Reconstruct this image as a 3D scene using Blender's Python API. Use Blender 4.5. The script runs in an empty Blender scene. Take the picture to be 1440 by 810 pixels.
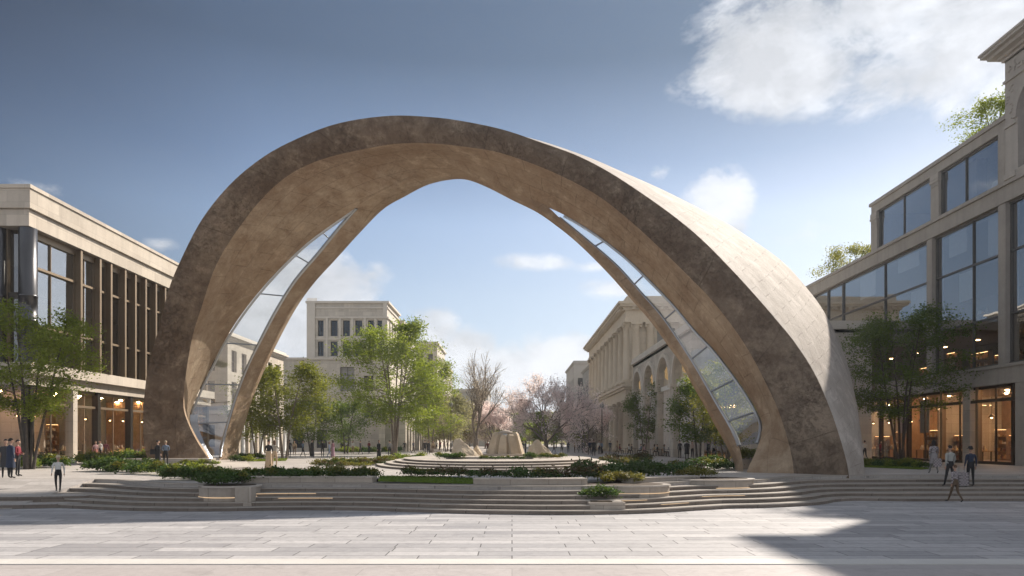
import bpy, bmesh, math, random
import numpy as np
from mathutils import Vector, Matrix

random.seed(7)
R = math.radians
scene = bpy.context.scene
COL = scene.collection
F = 1000.0          # focal length in photo pixels (1440 wide)
CX, HY, CZ = 720.0, 620.0, 1.7

def P(x, y, d):
    return Vector(((x - CX) / F * d, d, CZ + (HY - y) / F * d))

def G(x, y, z=0.0):
    d = (CZ - z) * F / (y - HY)
    return Vector(((x - CX) / F * d, d, z))

def XD(x, d):
    return (x - CX) / F * d

# ------------------------------------------------------------------ objects
def wloc(o):
    v = Vector((0, 0, 0))
    while o is not None:
        v = v + o.location
        o = o.parent
    return v

def tag(o, label=None, cat=None, group=None, kind=None):
    if label: o['label'] = label
    if cat: o['category'] = cat
    if group: o['group'] = group
    if kind: o['kind'] = kind
    return o

def thing(name, label, cat, loc=(0, 0, 0), rz=0.0, group=None):
    o = bpy.data.objects.new(name, None)
    o.empty_display_size = 0.2
    COL.objects.link(o)
    o.location = loc
    o.rotation_euler = (0, 0, rz)
    return tag(o, label, cat, group)

class MB:
    """collects geometry and links it as one mesh object"""
    def __init__(s):
        s.v, s.f, s.m, s.sm, s.uv = [], [], [], [], []
        s.has_uv = False

    def add(s, vs, fs, mi=0, smooth=False, uvs=None):
        o = len(s.v)
        s.v.extend([tuple(p) for p in vs])
        for k, f in enumerate(fs):
            s.f.append(tuple(i + o for i in f))
            s.m.append(mi)
            s.sm.append(smooth)
            if uvs is not None:
                s.has_uv = True
                s.uv.extend([uvs[i] for i in f])
            else:
                s.uv.extend([(0.0, 0.0)] * len(f))
        return s

    def box(s, c, size, rz=0.0, mi=0, taper=1.0):
        cx, cy, cz = c
        hx, hy, hz = size[0] / 2, size[1] / 2, size[2] / 2
        ca, sa = math.cos(rz), math.sin(rz)
        vs = []
        for z, t in ((-hz, 1.0), (hz, taper)):
            for x, y in ((-hx, -hy), (hx, -hy), (hx, hy), (-hx, hy)):
                x, y = x * t, y * t
                vs.append((cx + x * ca - y * sa, cy + x * sa + y * ca, cz + z))
        return s.add(vs, [(3, 2, 1, 0), (4, 5, 6, 7), (0, 1, 5, 4), (1, 2, 6, 5), (2, 3, 7, 6), (3, 0, 4, 7)], mi)

    def b2(s, x0, x1, y0, y1, z0, z1, mi=0):
        return s.box(((x0 + x1) / 2, (y0 + y1) / 2, (z0 + z1) / 2), (abs(x1 - x0), abs(y1 - y0), abs(z1 - z0)), 0, mi)

    def prism(s, poly, z0, z1, mi=0):
        n = len(poly)
        a = sum(poly[i][0] * poly[(i + 1) % n][1] - poly[(i + 1) % n][0] * poly[i][1] for i in range(n))
        if a < 0: poly = poly[::-1]
        vs = [(p[0], p[1], z0) for p in poly] + [(p[0], p[1], z1) for p in poly]
        fs = [tuple(range(n, 2 * n)), tuple(range(n - 1, -1, -1))]
        fs += [(i, (i + 1) % n, n + (i + 1) % n, n + i) for i in range(n)]
        return s.add(vs, fs, mi)

    def ribbon(s, front, back, z0, z1, mi=0):
        """solid between two equal-length xy polylines"""
        n = len(front)
        vs = [(p[0], p[1], z1) for p in front] + [(p[0], p[1], z1) for p in back]
        vs += [(p[0], p[1], z0) for p in front] + [(p[0], p[1], z0) for p in back]
        fs = []
        for i in range(n - 1):
            fs.append((i, i + 1, n + i + 1, n + i))
            fs.append((2 * n + i + 1, 2 * n + i, 3 * n + i, 3 * n + i + 1))
            fs.append((2 * n + i, 2 * n + i + 1, i + 1, i))
            fs.append((n + i, n + i + 1, 3 * n + i + 1, 3 * n + i))
        fs.append((0, n, 3 * n, 2 * n))
        fs.append((2 * n - 1, n - 1, 3 * n - 1, 4 * n - 1))
        return s.add(vs, fs, mi)

    def tube(s, pts, radii, n=8, mi=0, cap=True, smooth=True):
        pts = [Vector(p) for p in pts]
        if not hasattr(radii, '__len__'): radii = [radii] * len(pts)
        vs, fs = [], []
        up = Vector((0, 0, 1))
        prev = None
        for i, p in enumerate(pts):
            t = (pts[min(i + 1, len(pts) - 1)] - pts[max(i - 1, 0)])
            if t.length < 1e-9: t = Vector((0, 0, 1))
            t.normalize()
            if prev is None:
                a = Vector((1, 0, 0)) if abs(t.x) < 0.8 else Vector((0, 1, 0))
            else:
                a = prev
            a = (a - t * a.dot(t))
            if a.length < 1e-6: a = t.orthogonal()
            a.normalize()
            b = t.cross(a)
            prev = a
            for k in range(n):
                g = 2 * math.pi * k / n
                vs.append(p + (a * math.cos(g) + b * math.sin(g)) * radii[i])
        for i in range(len(pts) - 1):
            for k in range(n):
                k2 = (k + 1) % n
                fs.append((i * n + k, i * n + k2, (i + 1) * n + k2, (i + 1) * n + k))
        s.add(vs, fs, mi, smooth)
        if cap:
            m = len(pts)
            s.add(vs[:n], [tuple(range(n - 1, -1, -1))], mi)
            s.add(vs[(m - 1) * n:], [tuple(range(n))], mi)
        return s

    def lathe(s, prof, c=(0, 0, 0), n=16, mi=0, sx=1.0, sy=1.0, smooth=True):
        vs, fs = [], []
        for r, z in prof:
            for k in range(n):
                g = 2 * math.pi * k / n
                vs.append((c[0] + r * sx * math.cos(g), c[1] + r * sy * math.sin(g), c[2] + z))
        m = len(prof)
        for i in range(m - 1):
            for k in range(n):
                k2 = (k + 1) % n
                fs.append((i * n + k, i * n + k2, (i + 1) * n + k2, (i + 1) * n + k))
        s.add(vs, fs, mi, smooth)
        s.add(vs[(m - 1) * n:], [tuple(range(n))], mi)
        s.add(vs[:n], [tuple(range(n - 1, -1, -1))], mi)
        return s

    def build(s, name, mats, parent=None, local=False):
        me = bpy.data.meshes.new(name)
        off = Vector((0, 0, 0)) if (local or parent is None) else wloc(parent)
        vs = [(p[0] - off.x, p[1] - off.y, p[2] - off.z) for p in s.v]
        me.from_pydata(vs, [], s.f)
        if not isinstance(mats, (list, tuple)): mats = [mats]
        for m in mats: me.materials.append(m)
        me.polygons.foreach_set('material_index', s.m)
        me.polygons.foreach_set('use_smooth', s.sm)
        if s.has_uv:
            ul = me.uv_layers.new(name='UVMap')
            ul.data.foreach_set('uv', [c for u in s.uv for c in u])
        me.validate()
        me.update()
        o = bpy.data.objects.new(name, me)
        COL.objects.link(o)
        if parent is not None: o.parent = parent
        return o

def np_mesh(name, verts, nper, mats, parent=None):
    """verts (N*nper,3): N polygons of nper own vertices"""
    n = len(verts) // nper
    me = bpy.data.meshes.new(name)
    me.vertices.add(len(verts))
    me.vertices.foreach_set('co', np.asarray(verts, np.float32).ravel())
    me.loops.add(len(verts))
    me.loops.foreach_set('vertex_index', np.arange(len(verts), dtype=np.int32))
    me.polygons.add(n)
    me.polygons.foreach_set('loop_start', np.arange(0, len(verts), nper, dtype=np.int32))
    if not isinstance(mats, (list, tuple)): mats = [mats]
    for m in mats: me.materials.append(m)
    me.update(calc_edges=True)
    o = bpy.data.objects.new(name, me)
    COL.objects.link(o)
    if parent is not None: o.parent = parent
    return o

def copy_tree(o, loc, rz=0.0, sc=1.0, label=None, group=None, cat=None):
    r = o.copy(); COL.objects.link(r)
    r.location = loc; r.rotation_euler = (0, 0, rz)
    r.scale = (sc, sc, sc) if not hasattr(sc, '__len__') else sc
    if label: r['label'] = label
    if group: r['group'] = group
    if cat: r['category'] = cat
    for ch in list(o.children):
        c = ch.copy(); COL.objects.link(c); c.parent = r
        for g in list(ch.children):
            d = g.copy(); COL.objects.link(d); d.parent = c
    return r

def catmull(pts, n):
    """n samples through pts (tuples)"""
    pts = [np.array(p, float) for p in pts]
    m = len(pts)
    out = []
    for k in range(n):
        t = k / (n - 1) * (m - 1)
        i = min(int(t), m - 2); f = t - i
        p1, p2 = pts[i], pts[i + 1]
        p0 = pts[i - 1] if i > 0 else 2 * p1 - p2
        p3 = pts[i + 2] if i + 2 < m else 2 * p2 - p1
        out.append(0.5 * ((2 * p1) + (-p0 + p2) * f + (2 * p0 - 5 * p1 + 4 * p2 - p3) * f * f + (-p0 + 3 * p1 - 3 * p2 + p3) * f ** 3))
    return out

# ------------------------------------------------------------------ materials
def new_mat(name):
    m = bpy.data.materials.new(name)
    m.use_nodes = True
    nt = m.node_tree
    nt.nodes.clear()
    return m, nt

class NT:
    def __init__(s, nt): s.nt = nt
    def n(s, typ, **kw):
        nd = s.nt.nodes.new(typ)
        for k, v in kw.items():
            if k.startswith('i_'):
                key = k[2:].replace('_', ' ')
                nd.inputs[key].default_value = v
            else:
                setattr(nd, k, v)
        return nd
    def l(s, a, b): s.nt.links.new(a, b)
    def math(s, op, a, b=None, c=None, clamp=False):
        nd = s.nt.nodes.new('ShaderNodeMath'); nd.operation = op; nd.use_clamp = clamp
        for i, x in enumerate((a, b, c)):
            if x is None: continue
            if hasattr(x, 'is_linked'): s.l(x, nd.inputs[i])
            else: nd.inputs[i].default_value = x
        return nd.outputs[0]
    def mix(s, fac, a, b, mode='MIX'):
        nd = s.nt.nodes.new('ShaderNodeMix'); nd.data_type = 'RGBA'; nd.blend_type = mode
        for x, i in ((fac, 0), (a, 6), (b, 7)):
            if hasattr(x, 'is_linked'): s.l(x, nd.inputs[i])
            elif i == 0: nd.inputs[0].default_value = x
            else: nd.inputs[i].default_value = (*x[:3], 1)
        return nd.outputs[2]
    def ramp(s, fac, stops):
        nd = s.nt.nodes.new('ShaderNodeValToRGB')
        el = nd.color_ramp.elements
        while len(el) < len(stops): el.new(0.5)
        for e, (p, c) in zip(el, stops):
            e.position = p
            e.color = (c, c, c, 1) if not hasattr(c, '__len__') else (*c[:3], 1)
        s.l(fac, nd.inputs[0])
        return nd.outputs[0]
    def noise(s, vec, scale, detail=4, rough=0.55, dist=0.0):
        nd = s.n('ShaderNodeTexNoise', i_Scale=scale, i_Detail=detail, i_Roughness=rough, i_Distortion=dist)
        if vec is not None: s.l(vec, nd.inputs['Vector'])
        return nd.outputs[0]

def out_bsdf(t, col, rough=0.8, bump=None, bstr=0.3, bdist=0.02, metal=0.0, spec=0.35):
    b = t.n('ShaderNodeBsdfPrincipled')
    if hasattr(col, 'is_linked'): t.l(col, b.inputs['Base Color'])
    else: b.inputs['Base Color'].default_value = (*col[:3], 1)
    if hasattr(rough, 'is_linked'): t.l(rough, b.inputs['Roughness'])
    else: b.inputs['Roughness'].default_value = rough
    b.inputs['Metallic'].default_value = metal
    b.inputs['Specular IOR Level'].default_value = spec
    if bump is not None:
        bp = t.n('ShaderNodeBump', i_Strength=bstr, i_Distance=bdist)
        t.l(bump, bp.inputs['Height'])
        t.l(bp.outputs[0], b.inputs['Normal'])
    o = t.n('ShaderNodeOutputMaterial')
    t.l(b.outputs[0], o.inputs[0])
    return b

def wallvec(t, coord='pos'):
    """(x+y, z) brick coordinates for axis aligned walls"""
    if coord == 'pos': p = t.n('ShaderNodeNewGeometry').outputs['Position']
    else: p = t.n('ShaderNodeTexCoord').outputs['Object']
    sp = t.n('ShaderNodeSeparateXYZ'); t.l(p, sp.inputs[0])
    cb = t.n('ShaderNodeCombineXYZ')
    t.l(t.math('ADD', sp.outputs[0], sp.outputs[1]), cb.inputs[0])
    t.l(sp.outputs[2], cb.inputs[1])
    return p, cb.outputs[0]

def stone(name, c1, c2, scale=0.6, rough=0.85, brick=None, mortar=0.55, bump=0.25, streak=0.0, coord='pos', msize=0.012):
    m, nt = new_mat(name); t = NT(nt)
    p, wv = wallvec(t, coord)
    n1 = t.noise(p, scale, 6, 0.6)
    n2 = t.noise(p, scale * 9, 5, 0.65)
    f = t.math('ADD', t.math('MULTIPLY', n1, 0.65), t.math('MULTIPLY', n2, 0.35))
    col = t.mix(t.ramp(f, [(0.32, 0.0), (0.68, 1.0)]), c1, c2)
    h = n2
    if brick:
        bt = t.n('ShaderNodeTexBrick', i_Scale=1.0)
        bt.inputs['Brick Width'].default_value = brick[0]
        bt.inputs['Row Height'].default_value = brick[1]
        bt.inputs['Mortar Size'].default_value = msize
        bt.inputs['Color1'].default_value = (0.86, 0.86, 0.86, 1)
        bt.inputs['Color2'].default_value = (1.08, 1.08, 1.08, 1)
        bt.inputs['Mortar'].default_value = (mortar, mortar, mortar, 1)
        t.l(wv, bt.inputs['Vector'])
        col = t.mix(1.0, col, bt.outputs[0], 'MULTIPLY')
        h = t.math('SUBTRACT', t.math('MULTIPLY', n2, 0.4), bt.outputs[1])
    if streak:
        mp = t.n('ShaderNodeMapping'); mp.inputs['Scale'].default_value = (1.2, 1.2, 0.08)
        t.l(p, mp.inputs[0])
        n3 = t.noise(mp.outputs[0], 1.5, 5, 0.6)
        col = t.mix(t.math('MULTIPLY', t.ramp(n3, [(0.45, 0), (0.75, 1)]), streak), col, tuple(c * 0.45 for c in c1))
    out_bsdf(t, col, rough, h, bump, 0.02)
    return m

def plain(name, c, rough=0.6, metal=0.0, var=0.15, scale=3.0, spec=0.4):
    m, nt = new_mat(name); t = NT(nt)
    p = t.n('ShaderNodeTexCoord').outputs['Object']
    n1 = t.noise(p, scale, 4)
    col = t.mix(n1, tuple(x * (1 - var) for x in c), tuple(min(1, x * (1 + var)) for x in c))
    out_bsdf(t, col, rough, None, metal=metal, spec=spec)
    return m

def emit(name, c, s):
    m, nt = new_mat(name); t = NT(nt)
    e = t.n('ShaderNodeEmission', i_Strength=s); e.inputs[0].default_value = (*c, 1)
    o = t.n('ShaderNodeOutputMaterial'); t.l(e.outputs[0], o.inputs[0])
    return m

def glass(name, tint=(0.75, 0.8, 0.82), base=0.12, rough=0.01, ior=1.5, wav=0.0):
    m, nt = new_mat(name); t = NT(nt)
    tr = t.n('ShaderNodeBsdfTransparent'); tr.inputs[0].default_value = (*tint, 1)
    gl = t.n('ShaderNodeBsdfGlossy', i_Roughness=rough); gl.inputs[0].default_value = (0.95, 0.97, 1, 1)
    lw = t.n('ShaderNodeLayerWeight', i_Blend=0.5)
    f0 = ((ior - 1) / (ior + 1)) ** 2 + base
    fr = t.math('MULTIPLY_ADD', t.math('POWER', lw.outputs['Facing'], 4.0), 1 - f0, f0, True)
    if wav:
        p = t.n('ShaderNodeNewGeometry').outputs['Position']
        bp = t.n('ShaderNodeBump', i_Strength=wav, i_Distance=0.05)
        t.l(t.noise(p, 0.35, 2), bp.inputs['Height'])
        t.l(bp.outputs[0], gl.inputs['Normal'])
    mx = t.n('ShaderNodeMixShader'); t.l(fr, mx.inputs[0]); t.l(tr.outputs[0], mx.inputs[1]); t.l(gl.outputs[0], mx.inputs[2])
    o = t.n('ShaderNodeOutputMaterial'); t.l(mx.outputs[0], o.inputs[0])
    return m

def leafmat(name, c1, c2, c3, trans=0.35, scale=1.1, tint=(1.25, 1.12, 0.5)):
    m, nt = new_mat(name); t = NT(nt)
    p = t.n('ShaderNodeTexCoord').outputs['Object']
    oi = t.n('ShaderNodeObjectInfo')
    n1 = t.noise(p, scale, 2)
    n2 = t.noise(p, 14.0, 1)
    col = t.mix(t.ramp(n1, [(0.38, 0), (0.62, 1)]), c1, c2)
    col = t.mix(t.ramp(n2, [(0.42, 0), (0.75, 1)]), col, c3)
    hs = t.n('ShaderNodeHueSaturation')
    t.l(col, hs.inputs['Color'])
    t.l(t.math('ADD', t.math('MULTIPLY', oi.outputs['Random'], 0.4), 0.8), hs.inputs['Value'])
    t.l(t.math('ADD', t.math('MULTIPLY', oi.outputs['Random'], 0.03), 0.493), hs.inputs['Hue'])
    d = t.n('ShaderNodeBsdfPrincipled', i_Roughness=0.5)
    d.inputs['Specular IOR Level'].default_value = 0.25
    t.l(hs.outputs[0], d.inputs['Base Color'])
    tr = t.n('ShaderNodeBsdfTranslucent')
    t.l(t.mix(1.0, hs.outputs[0], tint, 'MULTIPLY'), tr.inputs[0])
    mx = t.n('ShaderNodeMixShader', i_Fac=trans)
    t.l(d.outputs[0], mx.inputs[1]); t.l(tr.outputs[0], mx.inputs[2])
    o = t.n('ShaderNodeOutputMaterial'); t.l(mx.outputs[0], o.inputs[0])
    return m

def paving(name, c1, c2, c3, bw, bh, msize=0.012, mort=0.3, rot=0.0, rough=0.62):
    m, nt = new_mat(name); t = NT(nt)
    p = t.n('ShaderNodeNewGeometry').outputs['Position']
    mp = t.n('ShaderNodeMapping'); mp.inputs['Rotation'].default_value = (0, 0, rot)
    t.l(p, mp.inputs[0])
    def bt(w, h, ms, off):
        b = t.n('ShaderNodeTexBrick', i_Scale=1.0)
        b.inputs['Brick Width'].default_value = w; b.inputs['Row Height'].default_value = h
        b.inputs['Mortar Size'].default_value = ms; b.inputs['Mortar Smooth'].default_value = 0.2
        b.inputs['Color1'].default_value = (0, 0, 0, 1); b.inputs['Color2'].default_value = (1, 1, 1, 1)
        b.inputs['Mortar'].default_value = (0.5, 0.5, 0.5, 1)
        b.offset = off; b.offset_frequency = 2; b.squash = 1.35; b.squash_frequency = 3
        t.l(mp.outputs[0], b.inputs['Vector'])
        return b
    b1 = bt(bw, bh, msize, 0.37)
    col = t.mix(b1.outputs[0], c1, c2)
    n1 = t.noise(p, 0.25, 5, 0.6); n2 = t.noise(p, 6.0, 5, 0.7)
    col = t.mix(t.math('MULTIPLY', t.ramp(n1, [(0.4, 0), (0.7, 1)]), 0.5), col, c3)
    col = t.mix(t.math('MULTIPLY', t.ramp(n2, [(0.35, 1), (0.6, 0)]), 0.25), col, tuple(x * 0.6 for x in c1))
    col = t.mix(t.math('MULTIPLY', b1.outputs[1], 1 - mort), col, (0.03, 0.028, 0.026))
    st = t.noise(p, 1.6, 6, 0.72, 0.8)
    col = t.mix(t.math('MULTIPLY', t.ramp(st, [(0.52, 0), (0.70, 1)]), 0.38), col, tuple(x * 0.5 for x in c1))
    sp_ = t.noise(p, 11.0, 3, 0.6)
    col = t.mix(t.math('MULTIPLY', t.ramp(sp_, [(0.70, 0), (0.76, 1)]), 0.35), col, (0.08, 0.075, 0.07))
    rr = t.math('ADD', t.math('MULTIPLY', n1, 0.35), rough - 0.17)
    out_bsdf(t, col, rr, t.math('SUBTRACT', t.math('MULTIPLY', n2, 0.3), b1.outputs[1]), 0.25, 0.01)
    return m

def travertine(name, c1, c2, c3, joints, pit=0.6, contrast=1.0):
    m, nt = new_mat(name); t = NT(nt)
    p = t.n('ShaderNodeNewGeometry').outputs['Position']
    uv = t.n('ShaderNodeTexCoord').outputs['UV']
    n1 = t.noise(p, 0.14, 7, 0.66, 0.4)
    n2 = t.noise(p, 0.7, 10, 0.74, 0.25)
    mp = t.n('ShaderNodeMapping'); mp.inputs['Scale'].default_value = (0.35, 3.2, 1.0); t.l(uv, mp.inputs[0])
    n3 = t.noise(mp.outputs[0], 0.8, 7, 0.72)
    col = t.mix(t.ramp(n1, [(0.40, 0), (0.60, 1)]), c1, c2)
    nb = t.noise(p, 0.075, 5, 0.6, 0.5)
    col = t.mix(t.math('MULTIPLY', t.ramp(nb, [(0.46, 0), (0.60, 1)]), 0.55), col, c3)
    col = t.mix(t.math('MULTIPLY', t.ramp(n2, [(0.48, 0), (0.60, 1)]), 0.7 * contrast), col, c3)
    col = t.mix(t.math('MULTIPLY', t.ramp(n2, [(0.36, 1), (0.46, 0)]), 0.55 * contrast), col, tuple(min(1, x * 1.3) for x in c2))
    col = t.mix(t.math('MULTIPLY', t.ramp(n3, [(0.54, 0), (0.72, 1)]), 0.28 * contrast), col, tuple(x * 0.66 for x in c1))
    # eroded pits and crusts, in patches
    region = t.ramp(t.noise(p, 0.3, 6, 0.7), [(0.40, 0.15), (0.64, 1)])
    n4 = t.noise(p, 4.0, 10, 0.85)
    pits = t.math('MULTIPLY', t.ramp(n4, [(0.41, 1), (0.50, 0)]), t.math('MULTIPLY', region, pit))
    dark = pits
    col = t.mix(t.math('MULTIPLY', dark, 0.42), col, tuple(x * 0.4 for x in c1))
    h = t.math('SUBTRACT', t.math('MULTIPLY', n2, 0.8), t.math('MULTIPLY', dark, 0.35))
    bt = t.n('ShaderNodeTexBrick', i_Scale=1.0)
    bt.inputs['Brick Width'].default_value = joints[0]; bt.inputs['Row Height'].default_value = joints[1]
    bt.inputs['Mortar Size'].default_value = 0.022; bt.inputs['Mortar Smooth'].default_value = 0.3
    bt.inputs['Color1'].default_value = (0.93, 0.925, 0.92, 1); bt.inputs['Color2'].default_value = (1.05, 1.045, 1.04, 1)
    bt.inputs['Mortar'].default_value = (0.6, 0.57, 0.55, 1)
    bt.offset = 0.43
    wob = t.n('ShaderNodeVectorMath', operation='MULTIPLY_ADD')
    nv = t.n('ShaderNodeTexNoise', i_Scale=0.6, i_Detail=3); t.l(p, nv.inputs['Vector'])
    t.l(nv.outputs[1], wob.inputs[0]); wob.inputs[1].default_value = (0.25, 0.12, 0); t.l(uv, wob.inputs[2])
    t.l(wob.outputs[0], bt.inputs['Vector'])
    vis = t.math('MULTIPLY', t.ramp(t.noise(p, 0.3, 3), [(0.35, 0.35), (0.6, 1.0)]), joints[2])
    col = t.mix(vis, col, bt.outputs[0], 'MULTIPLY')
    h = t.math('SUBTRACT', h, t.math('MULTIPLY', bt.outputs[1], joints[2]))
    out_bsdf(t, col, 0.82, h, 0.8, 0.16)
    return m

M = {}
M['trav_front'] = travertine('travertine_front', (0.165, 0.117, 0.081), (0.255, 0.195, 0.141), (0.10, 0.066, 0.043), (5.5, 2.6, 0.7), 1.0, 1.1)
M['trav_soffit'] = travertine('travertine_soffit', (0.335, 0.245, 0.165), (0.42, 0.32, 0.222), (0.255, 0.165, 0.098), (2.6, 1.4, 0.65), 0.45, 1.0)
M['trav_out_sunlit'] = travertine('travertine_outer_sunlit', (0.45, 0.405, 0.365), (0.54, 0.495, 0.45), (0.36, 0.315, 0.275), (2.2, 1.2, 0.6), 0.15, 0.9)  # same travertine, paler so the colour carries the outer face's sunlight
M['street'] = paving('street_pavers', (0.295, 0.288, 0.298), (0.515, 0.50, 0.50), (0.445, 0.432, 0.435), 2.1, 0.62, 0.016, 0.2)
M['plaza'] = paving('plaza_pavers', (0.38, 0.35, 0.325), (0.50, 0.465, 0.435), (0.45, 0.41, 0.38), 1.2, 0.6, 0.01, 0.6)
M['kerb'] = stone('kerb_stone', (0.52, 0.5, 0.47), (0.62, 0.6, 0.57), 0.8, 0.7)
M['footway'] = paving('footway_slabs', (0.40, 0.365, 0.355), (0.46, 0.425, 0.415), (0.43, 0.395, 0.385), 3.0, 1.2, 0.008, 0.65)
M['step'] = stone('shaded_riser_stone', (0.19, 0.155, 0.13), (0.29, 0.245, 0.205), 0.8, 0.8, (1.9, 0.15), 0.5, bump=0.25, streak=0.3)  # riser stone, its shade put into the darker colour
M['step_light'] = stone('sunlit_pale_stone', (0.42, 0.375, 0.33), (0.53, 0.48, 0.425), 0.9, 0.8, (1.9, 0.15), 0.62)  # pale stone of treads and copings; sunlight on the treads put into its colour
M['wallcap'] = stone('planter_stone', (0.40, 0.345, 0.29), (0.52, 0.46, 0.395), 0.9, 0.85, (1.4, 0.6), 0.6, streak=0.3)
M['lime'] = stone('warm_limestone', (0.46, 0.40, 0.33), (0.56, 0.50, 0.42), 0.35, 0.85, (2.4, 0.8), 0.7, streak=0.25)
M['cream'] = stone('cream_ashlar', (0.54, 0.49, 0.42), (0.64, 0.59, 0.51), 0.25, 0.85, (1.6, 0.7), 0.72, streak=0.3)
M['cream2'] = stone('cream_trim', (0.57, 0.52, 0.45), (0.67, 0.62, 0.55), 0.4, 0.85)
M['ochre'] = stone('ochre_sandstone', (0.53, 0.45, 0.345), (0.64, 0.56, 0.445), 0.3, 0.85, (1.8, 0.9), 0.75, streak=0.35)
M['ochre2'] = stone('ochre_trim', (0.56, 0.475, 0.365), (0.66, 0.575, 0.455), 0.5, 0.85, streak=0.2)
M['hall'] = stone('grey_hall_stone', (0.50, 0.455, 0.39), (0.60, 0.55, 0.48), 0.3, 0.85, (1.6, 0.8), 0.75, streak=0.3)
M['conc'] = stone('board_concrete', (0.33, 0.30, 0.265), (0.43, 0.395, 0.35), 0.45, 0.85, streak=0.25)
M['conc_d'] = stone('relief_concrete', (0.38, 0.35, 0.31), (0.47, 0.43, 0.385), 0.6, 0.85, streak=0.2)
M['far'] = stone('far_render', (0.45, 0.42, 0.38), (0.54, 0.51, 0.47), 0.1, 0.9)
M['far2'] = stone('far_grey_render', (0.33, 0.32, 0.3), (0.4, 0.39, 0.37), 0.1, 0.9)
M['rock'] = stone('boulder_rock', (0.42, 0.34, 0.245), (0.60, 0.51, 0.39), 1.2, 0.9, bump=0.9)
M['bronze'] = plain('dark_bronze', (0.055, 0.046, 0.038), 0.38, 0.7, 0.2)
M['frame'] = plain('grey_window_frame', (0.15, 0.142, 0.132), 0.45, 0.4, 0.2)
M['steelcol'] = plain('blackened_steel', (0.10, 0.10, 0.105), 0.32, 0.85, 0.25, 0.8)
M['brass'] = plain('aged_brass', (0.24, 0.18, 0.12), 0.45, 0.6, 0.2, 0.7)
M['alu'] = plain('brushed_aluminium', (0.42, 0.44, 0.47), 0.35, 0.8)
M['steel'] = plain('grey_steel', (0.25, 0.27, 0.3), 0.3, 0.9)
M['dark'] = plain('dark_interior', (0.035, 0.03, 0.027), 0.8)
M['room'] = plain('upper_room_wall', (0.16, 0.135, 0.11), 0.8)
M['ceil'] = plain('shop_ceiling', (0.30, 0.23, 0.16), 0.8)
M['wood'] = stone('warm_wood', (0.27, 0.165, 0.09), (0.40, 0.26, 0.15), 2.0, 0.5, coord='obj')
M['shopfloor'] = stone('shop_floor', (0.25, 0.18, 0.12), (0.34, 0.25, 0.17), 1.0, 0.4)
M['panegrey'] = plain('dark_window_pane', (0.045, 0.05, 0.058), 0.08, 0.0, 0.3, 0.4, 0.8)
M['panelgrey'] = plain('grey_infill_panel', (0.30, 0.29, 0.27), 0.8)
M['white'] = plain('white_paint', (0.72, 0.71, 0.68), 0.5)
M['roof'] = plain('flat_roof', (0.3, 0.29, 0.27), 0.9)
M['g_arch'] = glass('arch_glass', (0.80, 0.84, 0.86), 0.2, 0.015, 1.5, 0.15)
M['g_shop'] = glass('shop_glass', (0.86, 0.85, 0.82), 0.03, 0.005, 1.45)
M['g_up'] = glass('upper_glass', (0.62, 0.66, 0.69), 0.34, 0.006, 1.6, 0.12)
M['g_dark'] = glass('tinted_glass', (0.35, 0.33, 0.3), 0.16, 0.006, 1.5, 0.15)
M['lamp'] = emit('warm_lamp', (1.0, 0.58, 0.25), 5.0)
M['lamp2'] = emit('shop_downlight', (1.0, 0.62, 0.33), 120.0)
M['lamp4'] = emit('shop_spot', (1.0, 0.62, 0.33), 430.0)
M['lamp3'] = emit('lantern_glow', (1.0, 0.65, 0.3), 0.2)
M['bulb'] = emit('pendant_bulb', (1.0, 0.62, 0.3), 14.0)
M['led'] = emit('sunlit_edge_glow', (1.0, 0.70, 0.42), 0.6)  # glow that imitates sunlit step edges, not a lamp
M['bark'] = stone('grey_bark', (0.13, 0.105, 0.085), (0.24, 0.20, 0.165), 5.0, 0.9, coord='obj')
M['bark_d'] = stone('dark_bark', (0.06, 0.05, 0.042), (0.11, 0.09, 0.075), 5.0, 0.9, coord='obj')
M['leaf'] = leafmat('fresh_leaf', (0.15, 0.205, 0.038), (0.21, 0.26, 0.058), (0.27, 0.30, 0.085), 0.58)
M['leaf_d'] = leafmat('deep_leaf', (0.085, 0.145, 0.034), (0.13, 0.20, 0.048), (0.19, 0.25, 0.066), 0.5)
M['leaf_y'] = leafmat('yellow_leaf', (0.17, 0.185, 0.04), (0.23, 0.23, 0.06), (0.28, 0.26, 0.08), 0.55)
M['leaf_s'] = leafmat('spring_leaf', (0.24, 0.235, 0.12), (0.32, 0.30, 0.17), (0.38, 0.34, 0.21), 0.5, 1.1, (1.1, 1.1, 0.85))
M['leaf_t'] = leafmat('tan_leaf', (0.34, 0.29, 0.24), (0.42, 0.36, 0.30), (0.46, 0.40, 0.34), 0.5, 1.1, (1.1, 1.05, 1.0))
M['blossom'] = leafmat('pink_blossom', (0.80, 0.67, 0.67), (0.85, 0.76, 0.75), (0.87, 0.82, 0.81), 0.6, 1.1, (1.1, 1.05, 1.0))
M['shrub'] = leafmat('shrub_leaf', (0.045, 0.085, 0.024), (0.07, 0.12, 0.034), (0.115, 0.17, 0.045), 0.38, 2.0)
M['shrub_y'] = leafmat('yellow_shrub_leaf', (0.13, 0.15, 0.03), (0.20, 0.19, 0.04), (0.26, 0.22, 0.055), 0.35, 2.0)
M['shrub_r'] = leafmat('russet_shrub_leaf', (0.10, 0.055, 0.035), (0.13, 0.085, 0.04), (0.10, 0.10, 0.035), 0.3, 2.0)
M['petal'] = leafmat('pale_petal', (0.55, 0.42, 0.2), (0.6, 0.5, 0.38), (0.55, 0.25, 0.15), 0.3, 3.0)
M['grass'] = leafmat('grass_blade', (0.14, 0.22, 0.035), (0.20, 0.27, 0.045), (0.25, 0.30, 0.06), 0.35, 0.8)
M['soil'] = plain('planter_soil', (0.07, 0.05, 0.035), 0.95, 0, 0.4, 8)
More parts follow.
